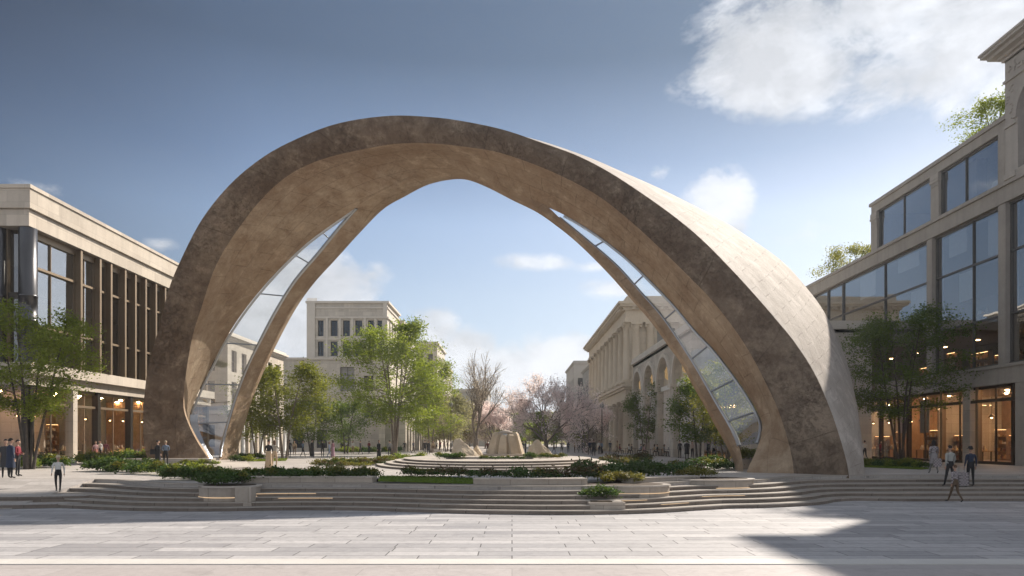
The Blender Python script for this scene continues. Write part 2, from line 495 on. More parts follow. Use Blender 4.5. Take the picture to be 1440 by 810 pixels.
M['lawnbase'] = plain('lawn_soil', (0.16, 0.22, 0.05), 0.95, 0, 0.35, 1.5)
M['water'] = glass('fountain_water', (0.7, 0.78, 0.8), 0.25, 0.04, 1.33, 0.6)
M['hill'] = stone('hill_forest', (0.06, 0.075, 0.04), (0.10, 0.10, 0.065), 0.01, 0.95)
# ------------------------------------------------------------------ camera, sun, sky
cam = bpy.data.cameras.new('camera')
cam.sensor_width = 36.0
cam.lens = 36.0 * F / 1440.0
cam.shift_y = (HY - 405.0) / 1440.0
cam.clip_end = 8000.0
cam.clip_start = 0.1
co = bpy.data.objects.new('camera', cam); COL.objects.link(co)
co.location = (0, 0, CZ); co.rotation_euler = (R(90), 0, 0)
scene.camera = co

SUN_EL, SUN_AZ = R(36), R(41)      # azimuth from +Y towards +X
sd = Vector((math.sin(SUN_AZ) * math.cos(SUN_EL), math.cos(SUN_AZ) * math.cos(SUN_EL), math.sin(SUN_EL)))
sl = bpy.data.lights.new('sun', 'SUN')
sl.energy = 5.0; sl.angle = R(0.8); sl.color = (1.0, 0.90, 0.78)
so = bpy.data.objects.new('sun', sl); COL.objects.link(so)
so.rotation_euler = (-sd).to_track_quat('-Z', 'Y').to_euler()
so.location = (40, 60, 60)

def make_world():
    w = bpy.data.worlds.new('World'); scene.world = w
    w.use_nodes = True
    nt = w.node_tree; nt.nodes.clear(); t = NT(nt)
    sky = t.n('ShaderNodeTexSky', sky_type='NISHITA', sun_disc=False, sun_elevation=SUN_EL, sun_rotation=SUN_AZ,
              altitude=50.0, air_density=1.0, dust_density=1.2, ozone_density=1.0)
    d = t.n('ShaderNodeTexCoord').outputs['Generated']
    nrm = t.n('ShaderNodeVectorMath', operation='NORMALIZE'); t.l(d, nrm.inputs[0])
    d = nrm.outputs[0]
    sp = t.n('ShaderNodeSeparateXYZ'); t.l(d, sp.inputs[0])
    dx, dy, dz = sp.outputs
    hs = t.n('ShaderNodeHueSaturation'); hs.inputs['Saturation'].default_value = 1.0
    t.l(sky.outputs[0], hs.inputs['Color'])
    skyc = hs.outputs[0]
    # thin veil of high cloud towards the sun side and the horizon
    def dirvec(px, py):
        return Vector(((px - CX) / F, 1.0, (HY - py) / F)).normalized()
    warp = t.n('ShaderNodeTexNoise', i_Scale=5.0, i_Detail=6, i_Roughness=0.6); t.l(d, warp.inputs['Vector'])
    def blob(px, py, rx, ry, wgt):
        c = dirvec(px, py)
        sub = t.n('ShaderNodeVectorMath', operation='SUBTRACT'); t.l(d, sub.inputs[0]); sub.inputs[1].default_value = c
        mu = t.n('ShaderNodeVectorMath', operation='MULTIPLY'); t.l(sub.outputs[0], mu.inputs[0])
        mu.inputs[1].default_value = (F / rx * 1.15, F / rx * 1.15, F / ry * 1.15)
        ln = t.n('ShaderNodeVectorMath', operation='LENGTH'); t.l(mu.outputs[0], ln.inputs[0])
        return t.math('MULTIPLY', t.math('SUBTRACT', 1.0, ln.outputs['Value'], clamp=True), wgt)
    blobs = [(1075, 50, 130, 85, 1.05), (1130, 95, 170, 75, 1.05), (1005, 112, 85, 45, 0.8), (1200, 25, 220, 110, 1.0), (1330, 80, 180, 90, 1.1), (1440, 30, 190, 120, 1.15), (1260, 0, 210, 90, 0.95),
             (1008, 280, 66, 60, 1.5), (1000, 322, 66, 40, 1.2), (925, 245, 36, 18, 0.6),
             (455, 400, 110, 70, 1.5), (400, 450, 140, 85, 1.45), (520, 385, 50, 30, 0.7), (605, 470, 68, 54, 1.6), (650, 492, 85, 50, 1.5), (700, 515, 100, 52, 1.4), (785, 505, 90, 60, 1.5), (740, 540, 130, 45, 1.3),
             (760, 368, 90, 20, 0.55), (840, 372, 60, 16, 0.5), (860, 405, 70, 24, 0.5), (60, 265, 90, 22, 0.4), (225, 345, 36, 16, 0.4),
             (1200, 420, 280, 80, 0.8), (850, 555, 320, 55, 1.1), (500, 550, 280, 55, 1.0), (1130, 330, 140, 30, 0.5)]
    tot = None
    for b in blobs:
        o = blob(*b)
        tot = o if tot is None else t.math('MAXIMUM', tot, o)
    mp = t.n('ShaderNodeMapping'); mp.inputs['Scale'].default_value = (1, 1, 1.7); t.l(d, mp.inputs[0])
    n1 = t.noise(mp.outputs[0], 6.5, 12, 0.64, 0.2)
    n3 = t.noise(mp.outputs[0], 9.0, 8, 0.6, 0.3)
    n2 = t.noise(mp.outputs[0], 2.0, 6, 0.55, 0.3)
    dens = t.math('ADD', t.math('MULTIPLY', t.math('MULTIPLY', t.math('SUBTRACT', n1, 0.5), 3.1), t.math('MULTIPLY_ADD', tot, 2.2, 0.18, True)), tot)
    dens = t.ramp(dens, [(0.18, 0.0), (0.36, 0.3), (0.58, 0.78), (0.92, 0.98)])
    # bright clouds added behind the viewer to fill shaded fronts, also seen in reflections
    back = t.math('MULTIPLY', t.ramp(n2, [(0.36, 0), (0.52, 1)]), t.ramp(t.math('MULTIPLY_ADD', dy, 0.5, 0.5), [(0.42, 0.95), (0.62, 0.0)]))
    dens = t.math('MAXIMUM', dens, back)
    mu = t.n('ShaderNodeVectorMath', operation='DOT_PRODUCT'); t.l(d, mu.inputs[0]); mu.inputs[1].default_value = sd
    g = t.math('MULTIPLY_ADD', mu.outputs['Value'], 0.5, 0.5)
    # soft veil: brightens the sky near the sun and the horizon (thin high cloud)
    veil = t.math('MULTIPLY', t.ramp(g, [(0.70, 0.0), (1.0, 0.55)]), t.math('MULTIPLY_ADD', n2, 0.7, 0.55))
    hz = t.ramp(dz, [(0.0, 0.75), (0.10, 0.45), (0.24, 0.22), (0.44, 0.0)])
    veil = t.math('MAXIMUM', veil, hz, clamp=True)
    skyc = t.mix(veil, skyc, (5.8, 7.2, 9.4))
    # deep slate blue overhead and away from the sun
    skyc = t.mix(1.0, skyc, t.ramp(dz, [(0.20, (1, 1, 1)), (0.29, (0.90, 0.94, 0.99)), (0.36, (0.55, 0.63, 0.72)), (0.47, (0.23, 0.30, 0.365)), (0.60, (0.22, 0.285, 0.35)), (0.95, (0.5, 0.56, 0.62))]), 'MULTIPLY')
    skyc = t.mix(1.0, skyc, t.ramp(g, [(0.42, (0.62, 0.66, 0.72)), (0.66, (0.31, 0.375, 0.435)), (0.80, (0.93, 0.95, 0.97)), (0.92, (1.0, 1.0, 1.0))]), 'MULTIPLY')
    shade = t.math('MULTIPLY', t.ramp(n3, [(0.36, 0.72), (0.58, 1.0)]), t.ramp(n1, [(0.4, 0.92), (0.6, 1.0)]))
    lit = t.math('MULTIPLY', t.math('MULTIPLY_ADD', t.ramp(g, [(0.60, 0.0), (0.9, 1.0)]), 2.0, 7.0), shade)
    cc = t.n('ShaderNodeCombineXYZ')
    t.l(t.math('MULTIPLY', lit, 1.0), cc.inputs[0]); t.l(t.math('MULTIPLY', lit, 1.03), cc.inputs[1]); t.l(t.math('MULTIPLY', lit, 1.09), cc.inputs[2])
    col = t.mix(t.math('MULTIPLY', dens, 0.92), skyc, cc.outputs[0])
    bg = t.n('ShaderNodeBackground', i_Strength=0.068)
    t.l(col, bg.inputs[0])
    o = t.n('ShaderNodeOutputWorld'); t.l(bg.outputs[0], o.inputs[0])
make_world()
scene.view_settings.view_transform = 'Standard'
scene.view_settings.look = 'None'
scene.view_settings.gamma = 1.0
scene.view_settings.use_curve_mapping = False
scene.view_settings.exposure = 0.72
scene.cycles.use_denoising = True
scene.cycles.max_bounces = 8
scene.cycles.diffuse_bounces = 3
scene.cycles.glossy_bounces = 3
scene.cycles.transparent_max_bounces = 16
scene.cycles.sample_clamp_indirect = 6.0
scene.cycles.caustics_reflective = False
scene.cycles.caustics_refractive = False

# ------------------------------------------------------------------ ground
ZS = -0.9     # street level; the plaza is z = 0
# front edge of the plaza: (x, y, tread)
EDGE = [(-75, 31.4, 0.86), (-40, 31.5, 0.86), (-27, 31.4, 0.86), (-22.5, 31.7, 0.85), (-19.5, 31.8, 0.8), (-17.3, 31.2, 0.7), (-15.6, 29.8, 0.55), (-13.6, 28.6, 0.45), (-11, 28.2, 0.4),
        (-8.5, 28.5, 0.38), (-5.5, 28.3, 0.36), (-3.0, 27.6, 0.36), (-0.5, 27.0, 0.36), (2, 26.9, 0.38), (4.2, 27.5, 0.42), (6.0, 28.9, 0.5),
        (7.6, 30.0, 0.56), (9.4, 30.5, 0.58), (11.0, 31.4, 0.58), (12.4, 33.0, 0.6), (14.2, 34.6, 0.78), (17, 35.3, 0.96), (20, 35.5, 0.97), (28, 35.5, 0.97), (45, 35.5, 0.97), (75, 35.5, 0.97)]
EDG = catmull(EDGE, 200)
def edge_offset(k, extra=0.0):
    """front edge of step k (k=0: plaza edge), each moved outwards by k treads"""
    n = len(EDG); out = []
    for i in range(n):
        a, b = EDG[max(i - 2, 0)], EDG[min(i + 2, n - 1)]
        t = Vector((b[0] - a[0], b[1] - a[1])).normalized()
        nx, ny = t.y, -t.x
        if i < 3 or i > n - 4: nx, ny = 0, -1
        w = EDG[i][2] * k + extra
        if k > 0:
            nx *= 0.55; q = math.hypot(nx, ny); nx, ny = nx / q, ny / q
        out.append((EDG[i][0] + nx * w, EDG[i][1] + ny * w))
    # remove folds in the concave bays
    res = [out[0]]
    for p in out[1:]:
        res.append((max(p[0], res[-1][0] + 1e-3), p[1]))
    return res

m = MB(); m.add([(-600, -60, ZS), (600, -60, ZS), (600, 60, ZS), (-600, 60, ZS)], [(0, 1, 2, 3)])
tag(m.build('street', M['street']), kind='structure')
m = MB()
m.b2(-600, 600, -60, 14.85, ZS - 0.2, ZS + 0.012)
tag(m.build('footway', M['footway']), kind='structure')
m = MB()
m.b2(-600, 600, 14.86, 15.5, ZS - 0.2, ZS + 0.03)
tag(m.build('kerb', M['kerb']), kind='structure')
m = MB()
e0 = edge_offset(0)
m.ribbon(e0, [(p[0], 420.0) for p in e0], ZS - 0.1, 0.0)
tag(m.build('plaza', M['plaza']), kind='structure')
m = MB(); m.add([(-6000, 100, -0.03), (6000, 100, -0.03), (6000, 7000, -0.03), (-6000, 7000, -0.03)], [(0, 1, 2, 3)])
tag(m.build('ground', plain('far_ground', (0.22, 0.2, 0.16), 0.95, 0, 0.3, 0.02)), kind='structure')

# steps along the whole plaza edge
steps = thing('plaza_steps', 'curving flight of brown stone steps between the plaza and the street', 'steps', (0, 27, ZS))
N_ST = 5
for k in range(1, N_ST + 1):
    zt = -0.15 * k
    fr = edge_offset(k); bk = edge_offset(k - 1, -0.12)
    m = MB()
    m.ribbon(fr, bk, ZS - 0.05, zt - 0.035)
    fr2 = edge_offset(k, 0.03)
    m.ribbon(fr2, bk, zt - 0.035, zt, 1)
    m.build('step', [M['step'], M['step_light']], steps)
# gently sloping paving at the far left instead of steps
m = MB()
sel = [i for i, p in enumerate(EDG) if p[0] <= -18.3]
rows = [[(edge_offset(k, 0.05)[i][0], edge_offset(k, 0.05)[i][1], -0.15 * k + 0.016) for i in sel] for k in range(0, 7)]
rows[6] = [(x, y, ZS + 0.006) for x, y, z in rows[6]]
vs = [p for r in rows for p in r]; n = len(sel)
fs = [(r * n + i, r * n + i + 1, (r + 1) * n + i + 1, (r + 1) * n + i) for r in range(6) for i in range(n - 1)]
e = [r * n + n - 1 for r in range(7)]
b0 = len(vs); vs += [(vs[q][0], vs[q][1], ZS - 0.02) for q in e]
fs += [(e[r], e[r + 1], b0 + r + 1, b0 + r) for r in range(6)]
m.add(vs, fs)
tag(m.build('ramp', M['plaza']), kind='structure')
# glowing strips added in place of warm sunlit nosing lines; no lamps there
def led(k, x0, x1):
    pts = [(p[0], p[1], -0.15 * k - 0.05) for p in edge_offset(k, 0.012) if x0 <= p[0] <= x1]
    if len(pts) > 1:
        m = MB(); m.tube(pts, 0.008, 5); m.build('sunlit_edge_strip', M['led'], steps)
for k, x0, x1 in ((2, -10.0, -7.4), (3, -9.2, -6.6), (3, 2.9, 5.2), (4, 5.2, 6.9), (3, 7.4, 9.4)):
    led(k, x0, x1)
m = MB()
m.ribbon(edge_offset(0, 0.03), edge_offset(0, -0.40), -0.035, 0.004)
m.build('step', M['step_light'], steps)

# ------------------------------------------------------------------ the arch
ROWS = [ # A front outer | B front inner | C soffit rear | D back outer | G rib glass side | R rib opening side   (px, py, depth)
 ((209,653,54.3),(296,649,58.5),(298,648.8,59),(216,650,57.5),(308,648.6,59.5),(329,647,62.5)),
 ((202,621,54),(275,617,57),(279,620,59.6),(214,621,58),(314,622,61),(333,622,63)),
 ((201,587,53.7),(260.5,584,56),(266.5,590,60),(214,587,58.5),(325,587,61.5),(344,583,63.3)),
 ((203.5,552,53.3),(258,562,55.3),(277,556,60.2),(216,552,58.6),(334,557,61.7),(352,559,63.2)),
 ((209,514,53),(262,522,54.8),(296,517,60),(222,516,58.5),(349,518,61.4),(369,518,62.8)),
 ((223,462,52.3),(271,472,53.8),(318,475,59),(236,466,58),(368,478,60.5),(388,478,61.8)),
 ((237,408,51.5),(284,430,52.8),(347,432,58),(251,414,57.2),(391,434,59.5),(414,430,60.7)),
 ((254,366,50.8),(303,375,51.9),(385,387,56.8),(268,373,56.4),(416,394,58),(440,394,59.1)),
 ((283,310,49.9),(330,329,50.9),(430,343,55.6),(296,318,55.5),(447,357,56.5),(473,358,57.4)),
 ((320,263,49),(366,282,49.9),(478,308,54.5),(332,272,54.5),(483,312,54.8),(507,321,55.6)),
 ((360,228,48.2),(405,247,49.0),(512,285,53.0),(370,237,53.5),(510,283,52.8),(540,288,54.0)),
 ((403,202,47.4),(450,225,48.1),(548,265,51.8),(411,211,52.6),(546,263,51.6),(570,270,52.5)),
 ((470,175,46.6),(505,211,47.2),(590,249,51.0),(475,184,51.8),(588,247,50.8),(600,253.5,51.4)),
 ((545,163,45.7),(560,202,46.3),(627,243,50.2),(548,171,51),(626,240,50.0),(632,245.6,50.45)),
 ((610,165,45.0),(612,202,45.6),(655,243,49.6),(612,172,50.2),(654,240,49.3),(656,245.8,49.8)),
 ((660,172,44.4),(658,207,44.9),(686,254,49.0),(661,177,49.6),(687,250.5,48.7),(684.5,256.6,49.2)),
 ((710,183,43.8),(700,214,44.3),(724,272.5,48.3),(709,185.5,49.2),(726,269.5,48.0),(721,275.4,48.5)),
 ((760,200,43.2),(752,231.5,43.6),(760,287,47.6),(765,199.5,48.9),(762,284.5,47.4),(753,291.4,47.8)),
 ((810,218,42.6),(800,252.5,42.9),(797,304,46.9),(826,220.5,48.8),(789,308,47.0),(781,309.5,47.2)),
 ((855,241,42),(845,278,42.2),(836,327.5,46.2),(876,242,48.7),(821,334.5,46.4),(815,337,46.6)),
 ((900,270,41.3),(886,310.5,41.5),(880,361,45.4),(930,266,48.6),(865,372.5,45.7),(855.5,378,45.9)),
 ((945,302,40.7),(925,346,40.9),(915,394.5,44.7),(979,290.5,48.5),(899,410.5,45.2),(887.5,414,45.4)),
 ((985,335,40.1),(962,382,40.2),(948,428.5,44.0),(1024,315,48.3),(929,444.5,44.7),(917.5,448,44.9)),
 ((1025,375,39.4),(1000,421,39.5),(978,464.5,43.3),(1066,342.5,48),(957,484.5,44.1),(946.5,488,44.4)),
 ((1060,413,38.8),(1033,463,38.9),(1004,491.5,42.6),(1103,370,47.4),(975,513,43.6),(963.5,510.5,43.9)),
 ((1092,450,38.2),(1058,502,38.5),(1028,522,42.0),(1133,403,46.7),(991,541,43),(979,540.5,43.3)),
 ((1118,482,37.6),(1078,541,38),(1048,550,41.3),(1158,437,45.6),(1008,571,42.4),(998,573,42.7)),
 ((1145,524,37),(1093,573,37.6),(1065,579,40.5),(1182,484,44.2),(1022,594,41.8),(1011,598,42.1)),
 ((1167,574,36.3),(1105,609,37.4),(1072,603,39.7),(1196,527,42.6),(1034,615,41.2),(1024,620,41.5)),
 ((1184,625,35.7),(1112.6,638,37.3),(1061.5,638,39),(1205,580,40.4),(1042,637,40.4),(1036,643,40.8)),
 ((1195.5,669.5,35.1),(1117,667,37.0),(1047,666,38.2),(1210,667,37.0),(1046,664.5,39.2),(1044,664,40.2)),
]
NS = 150
for r_ in range(17, 30):
    x_, y_, d_ = ROWS[r_][3]
    w_ = math.sin(math.pi * min(1.0, (r_ - 16) / 14.0))
    ROWS[r_] = (*ROWS[r_][:3], (x_, y_, d_ + 5.0 * w_), *ROWS[r_][4:])
rails = []
for j in range(6):
    rails.append(catmull([tuple(P(*row[j])) for row in ROWS], NS))
for r_ in rails:
    r_[0][2] -= 0.45; r_[-1][2] -= 0.45; r_[-2][2] -= 0.15
rA, rB, rC, rD, rG, rR = [[Vector(p) for p in r] for r in rails]

def strip(mb, ra, rb, nsub, mi=0, bulge=None, flip=False):
    """smooth loft between two rails, with uv in metres"""
    vs, fs, uvs = [], [], []
    u = 0.0
    for i in range(len(ra)):
        if i: u += ((ra[i] + rb[i]) / 2 - (ra[i - 1] + rb[i - 1]) / 2).length
        w = (rb[i] - ra[i]).length
        for k in range(nsub + 1):
            f = k / nsub
            p = ra[i].lerp(rb[i], f)
            if bulge is not None: p = p + bulge(i, f)
            vs.append(p); uvs.append((u, f * w))
    m1 = nsub + 1
    for i in range(len(ra) - 1):
        for k in range(nsub):
            q = (i * m1 + k, (i + 1) * m1 + k, (i + 1) * m1 + k + 1, i * m1 + k + 1)
            fs.append(q[::-1] if flip else q)
    mb.add(vs, fs, mi, True, uvs)

arch = thing('monumental_arch', 'huge twisting travertine arch spanning the plaza with glazed lower sides', 'arch', (-4, 46, 0))
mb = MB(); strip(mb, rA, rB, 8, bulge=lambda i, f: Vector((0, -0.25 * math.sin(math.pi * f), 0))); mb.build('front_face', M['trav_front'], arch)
mb = MB(); strip(mb, rB, rC, 10, bulge=lambda i, f: Vector((0, 0, 0.18 * math.sin(math.pi * f)))); mb.build('soffit', M['trav_soffit'], arch)
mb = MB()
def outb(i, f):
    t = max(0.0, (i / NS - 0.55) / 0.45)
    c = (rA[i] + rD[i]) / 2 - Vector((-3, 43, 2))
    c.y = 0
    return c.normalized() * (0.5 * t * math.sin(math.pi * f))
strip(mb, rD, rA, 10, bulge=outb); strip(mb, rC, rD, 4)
mb.build('outer_face', M['trav_out_sunlit'], arch)
# slender rear rib
def inward(i, dd):
    return Vector((0, dd, 0))
rR2 = [p + Vector((0, 1.1, 0)) + (rG[i] - p) * 0.15 for i, p in enumerate(rR)]
rG2 = [p + Vector((0, 1.1, 0)) for p in rG]
mb = MB(); strip(mb, rG, rR, 3); strip(mb, rR, rR2, 2); strip(mb, rR2, rG2, 2); strip(mb, rG2, rG, 2)
mb.build('rear_rib', M['trav_soffit'], arch)

def glazing(i0, i1, divs):
    e = 0.10
    cuts = [int(round(i0 + (i1 - i0) * d)) for d in divs]
    for a, b in zip(cuts[:-1], cuts[1:]):
        ca = [rC[i].lerp(rG[i], 0.03) + Vector((0, 0.25, 0)) for i in range(a, b + 1)]
        ga = [rC[i].lerp(rG[i], 0.97) + Vector((0, 0.25, 0)) for i in range(a, b + 1)]
        mb = MB(); strip(mb, ca, ga, 4); mb.build('glass_pane', M['g_arch'], arch)
    for c in cuts[1:-1]:
        mb = MB(); mb.tube([rC[c] + Vector((0, 0.22, 0)), rG[c] + Vector((0, 0.22, 0))], 0.055, 6); mb.build('mullion', M['steel'], arch)
    for rail, rr in ((rC, 0.10), (rG, 0.13)):
        pts = [rail[i] + Vector((0, 0.16, 0)) + ((rG[i] - rC[i]) * (0.03 if rail is rC else -0.05)) for i in range(i0, i1 + 1)]
        mb = MB(); mb.tube(pts, rr, 6); mb.build('glass_frame', M['alu'], arch)
def ix(row): return int(row / (len(ROWS) - 1) * (NS - 1))
glazing(1, ix(10) - 1, [0, 0.17, 0.33, 0.5, 0.66, 0.78, 0.88, 1])
glazing(ix(17) + 5, NS - 8, [0, 0.14, 0.27, 0.4, 0.54, 0.7, 0.85, 1])
# metal sill folding up the inner side of the left foot
mb = MB()
sC = [rC[i] + Vector((0.05, -0.02, 0)) for i in range(0, ix(2) + 3)]
sG = [rC[i].lerp(rG[i], 0.16) + Vector((0.05, 0.1, 0)) for i in range(0, ix(2) + 3)]
strip(mb, sC, sG, 2); mb.build('metal_sill', M['alu'], arch)
# pale stone plinth under the left foot of the rib
pl = tag(MB().prism([tuple(G(300, 661))[:2], tuple(G(352, 659))[:2], tuple(G(346, 647.5))[:2], tuple(G(300, 648.5))[:2]], -0.05, 0.1).build('plinth', M['step_light']),
         'pale stone plinth at the left foot of the arch', 'plinth')

# ------------------------------------------------------------------ far hills
def hill(name, y, x0, x1, h, seed):
    rnd = random.Random(seed)
    ph = [(rnd.uniform(0, 6.28), rnd.uniform(0.5, 1.2)) for _ in range(5)]
    vs, fs = [], []
    nx, ny = 60, 8
    for j in range(ny):
        for i in range(nx):
            u = i / (nx - 1); v = j / (ny - 1)
            env = math.sin(math.pi * u) ** 0.8 * math.sin(math.pi * v)
            w = 0.72 + 0.28 * sum(math.sin(u * (4 + 5 * k) + p) * a / (k + 1.5) for k, (p, a) in enumerate(ph))
            vs.append((x0 + (x1 - x0) * u, y + (v - 0.5) * 700 + 40 * math.sin(9 * u), -2 + h * env * w))
    for j in range(ny - 1):
        for i in range(nx - 1):
            fs.append((j * nx + i, j * nx + i + 1, (j + 1) * nx + i + 1, (j + 1) * nx + i))
    tag(MB().add(vs, fs, 0, True).build(name, M['hill']), kind='structure')
hill('hills', 1600, -700, 900, 92, 3)
hill('hills', 2300, -1300, 700, 108, 8)
# ------------------------------------------------------------------ building helpers
def fpt(origin, u, n):
    o, u, n = Vector(origin), Vector(u), Vector(n)
    return lambda a, z, d=0.0: tuple(o + u * a + Vector((0, 0, z)) + n * d)

def fbox(mb, pt, u0, u1, z0, z1, d0, d1, mi=0):
    vs = [pt(u0, z0, d0), pt(u1, z0, d0), pt(u1, z0, d1), pt(u0, z0, d1), pt(u0, z1, d0), pt(u1, z1, d0), pt(u1, z1, d1), pt(u0, z1, d1)]
    mb.add(vs, [(0, 1, 2, 3), (7, 6, 5, 4), (4, 5, 1, 0), (5, 6, 2, 1), (6, 7, 3, 2), (7, 4, 0, 3)], mi)

def facade(mb, pt, U0, U1, Z0, Z1, ops, dep=0.35, mi=0):
    """wall sheet with real openings and reveals; ops = (u0, u1, z0, z1, arched)"""
    us = sorted({U0, U1, *[o[0] for o in ops], *[o[1] for o in ops]})
    zs = sorted({Z0, Z1, *[o[2] for o in ops], *[o[3] for o in ops]})
    for a, b in zip(us[:-1], us[1:]):
        for c, d in zip(zs[:-1], zs[1:]):
            um, zm = (a + b) / 2, (c + d) / 2
            if any(o[0] < um < o[1] and o[2] < zm < o[3] for o in ops): continue
            mb.add([pt(a, c), pt(b, c), pt(b, d), pt(a, d)], [(0, 1, 2, 3)], mi)
    for o in ops:
        u0, u1, z0, z1 = o[:4]
        arched = len(o) > 4 and o[4]
        zt = z1 - (u1 - u0) / 2 if arched else z1
        mb.add([pt(u0, z0), pt(u0, zt), pt(u0, zt, -dep), pt(u0, z0, -dep)], [(0, 1, 2, 3)], mi)
        mb.add([pt(u1, z0), pt(u1, zt), pt(u1, zt, -dep), pt(u1, z0, -dep)], [(3, 2, 1, 0)], mi)
        mb.add([pt(u0, z0), pt(u1, z0), pt(u1, z0, -dep), pt(u0, z0, -dep)], [(0, 1, 2, 3)], mi)
        if not arched:
            mb.add([pt(u0, z1), pt(u1, z1), pt(u1, z1, -dep), pt(u0, z1, -dep)], [(3, 2, 1, 0)], mi)
        else:
            r = (u1 - u0) / 2; uc = (u0 + u1) / 2; K = 14
            arc = [(uc - r * math.cos(math.pi * k / K), zt + r * math.sin(math.pi * k / K)) for k in range(K + 1)]
            for k in range(K):
                a, b = arc[k], arc[k + 1]
                cu = u0 if k < K // 2 else u1
                mb.add([pt(a[0], a[1]), pt(b[0], b[1]), pt(cu, z1)], [(0, 1, 2)], mi)
                mb.add([pt(a[0], a[1]), pt(b[0], b[1]), pt(b[0], b[1], -dep), pt(a[0], a[1], -dep)], [(0, 1, 2, 3)], mi)

def window(parent, pt, u0, u1, z0, z1, dep, fm, pm, nu=2, nz=2, fw=0.06, name='window'):
    mb = MB()
    d0, d1 = -dep + 0.003, -dep + 0.09
    for a, b, c, d in ((u0, u1, z0, z0 + fw), (u0, u1, z1 - fw, z1), (u0, u0 + fw, z0 + fw, z1 - fw), (u1 - fw, u1, z0 + fw, z1 - fw)):
        fbox(mb, pt, a, b, c, d, d0, d1)
    for k in range(1, nu):
        x = u0 + (u1 - u0) * k / nu
        fbox(mb, pt, x - fw / 2, x + fw / 2, z0 + fw, z1 - fw, d0, d1 - 0.02)
    for k in range(1, nz):
        z = z0 + (z1 - z0) * k / nz
        fbox(mb, pt, u0 + fw, u1 - fw, z - fw / 2, z + fw / 2, d0, d1 - 0.035)
    w = mb.build(name, fm, parent)
    mb = MB(); mb.add([pt(u0, z0, -dep), pt(u1, z0, -dep), pt(u1, z1, -dep), pt(u0, z1, -dep)], [(0, 1, 2, 3)])
    p = mb.build('pane', pm, None)
    off = wloc(w)
    for v in p.data.vertices: v.co -= off
    p.parent = w
    return w

def archring(mb, pt, uc, zc, r0, r1, d0, d1, K=16, mi=0):
    for k in range(K):
        a, b = math.pi * k / K, math.pi * (k + 1) / K
        q = []
        for d in (d0, d1):
            for rr, g in ((r0, a), (r0, b), (r1, b), (r1, a)):
                q.append(pt(uc - rr * math.cos(g), zc + rr * math.sin(g), d))
        mb.add(q, [(0, 1, 2, 3), (7, 6, 5, 4), (0, 4, 5, 1), (2, 6, 7, 3), (1, 5, 6, 2), (3, 7, 4, 0)], mi)

def cornice(mb, x0, x1, y0, y1, z, steps, mi=0):
    for out, h in steps:
        mb.b2(x0 - out, x1 + out, y0 - out, y1 + out, z, z + h - 0.002, mi)
        z += h
    return z

def room(parent, x0, x1, y0, y1, z0, z1, wall, floor, ceil, open_sides='', name='interior'):
    mb = MB()
    mb.add([(x0, y0, z0), (x1, y0, z0), (x1, y1, z0), (x0, y1, z0)], [(0, 1, 2, 3)], 1)
    mb.add([(x0, y0, z1), (x1, y0, z1), (x1, y1, z1), (x0, y1, z1)], [(3, 2, 1, 0)], 2)
    for s, q in (('w', [(x0, y0), (x0, y1)]), ('e', [(x1, y0), (x1, y1)]), ('s', [(x0, y0), (x1, y0)]), ('n', [(x0, y1), (x1, y1)])):
        if s in open_sides: continue
        (a, b), (c, d) = q
        mb.add([(a, b, z0), (c, d, z0), (c, d, z1), (a, b, z1)], [(0, 1, 2, 3)], 0)
    return mb.build(name, [wall, floor, ceil], parent)

def panes(parent, pt, us, zs, d, mat, rnd=random.Random(77)):
    us, zs = sorted(us), sorted(zs)
    for a, b in zip(us[:-1], us[1:]):
        for c, e in zip(zs[:-1], zs[1:]):
            t1, t2 = rnd.uniform(-.012, .012), rnd.uniform(-.012, .012)
            mb = MB(); mb.add([pt(a, c, d - t1 - t2), pt(b, c, d + t1 - t2), pt(b, e, d + t1 + t2), pt(a, e, d - t1 + t2)], [(0, 1, 2, 3)])
            o = mb.build('pane', mat, None)
            off = wloc(parent)
            for v in o.data.vertices: v.co -= off
            o.parent = parent

# shop shelf template: frame and goods
def goods_mats():
    cols = [(0.5, 0.3, 0.12), (0.6, 0.5, 0.35), (0.3, 0.12, 0.06), (0.62, 0.42, 0.2), (0.15, 0.1, 0.08), (0.65, 0.6, 0.5), (0.35, 0.22, 0.12)]
    return [plain('goods_%s' % k, c, 0.5) for k, c in zip('abcdefg', cols)]
GM = goods_mats()
def make_shelf(w, h, seed):
    rnd = random.Random(seed)
    root = thing('display_shelf', 'x', 'shelf')
    mb = MB()
    for sx in (-1, 1): mb.b2(sx * w / 2 - 0.03, sx * w / 2 + 0.03, -0.2, 0.2, 0, h)
    n = int(h / 0.55)
    for k in range(n + 1):
        z = 0.1 + (h - 0.15) * k / n
        mb.b2(-w / 2 + 0.031, w / 2 - 0.031, -0.19, 0.19, z - 0.02, z + 0.02)
    mb.b2(-w / 2 + 0.031, w / 2 - 0.031, 0.192, 0.21, 0.0, h - 0.01)
    mb.build('frame', M['wood'], root)
    gb = MB()
    for k in range(n):
        z = 0.121 + (h - 0.15) * k / n
        x = -w / 2 + 0.12
        while x < w / 2 - 0.15:
            ww = rnd.uniform(0.07, 0.24); hh = rnd.uniform(0.12, 0.4)
            mi = rnd.randrange(7)
            if rnd.random() < 0.5: gb.lathe([(ww / 2, 0), (ww / 2 * 1.1, hh * 0.5), (ww / 2 * 0.4, hh * 0.8), (ww / 2 * 0.45, hh)], (x + ww / 2, 0, z), 8, mi)
            else: gb.box((x + ww / 2, 0, z + hh / 2), (ww, 0.22, hh), 0, mi)
            x += ww + rnd.uniform(0.01, 0.12)
    g = gb.build('goods', GM, root); g['kind'] = 'stuff'
    sl = MB(); sl.b2(-w / 2 + 0.06, w / 2 - 0.06, -0.15, -0.11, h - 0.09, h - 0.07); sl.build('shelf_lamp', M['lamp'], root)
    return root
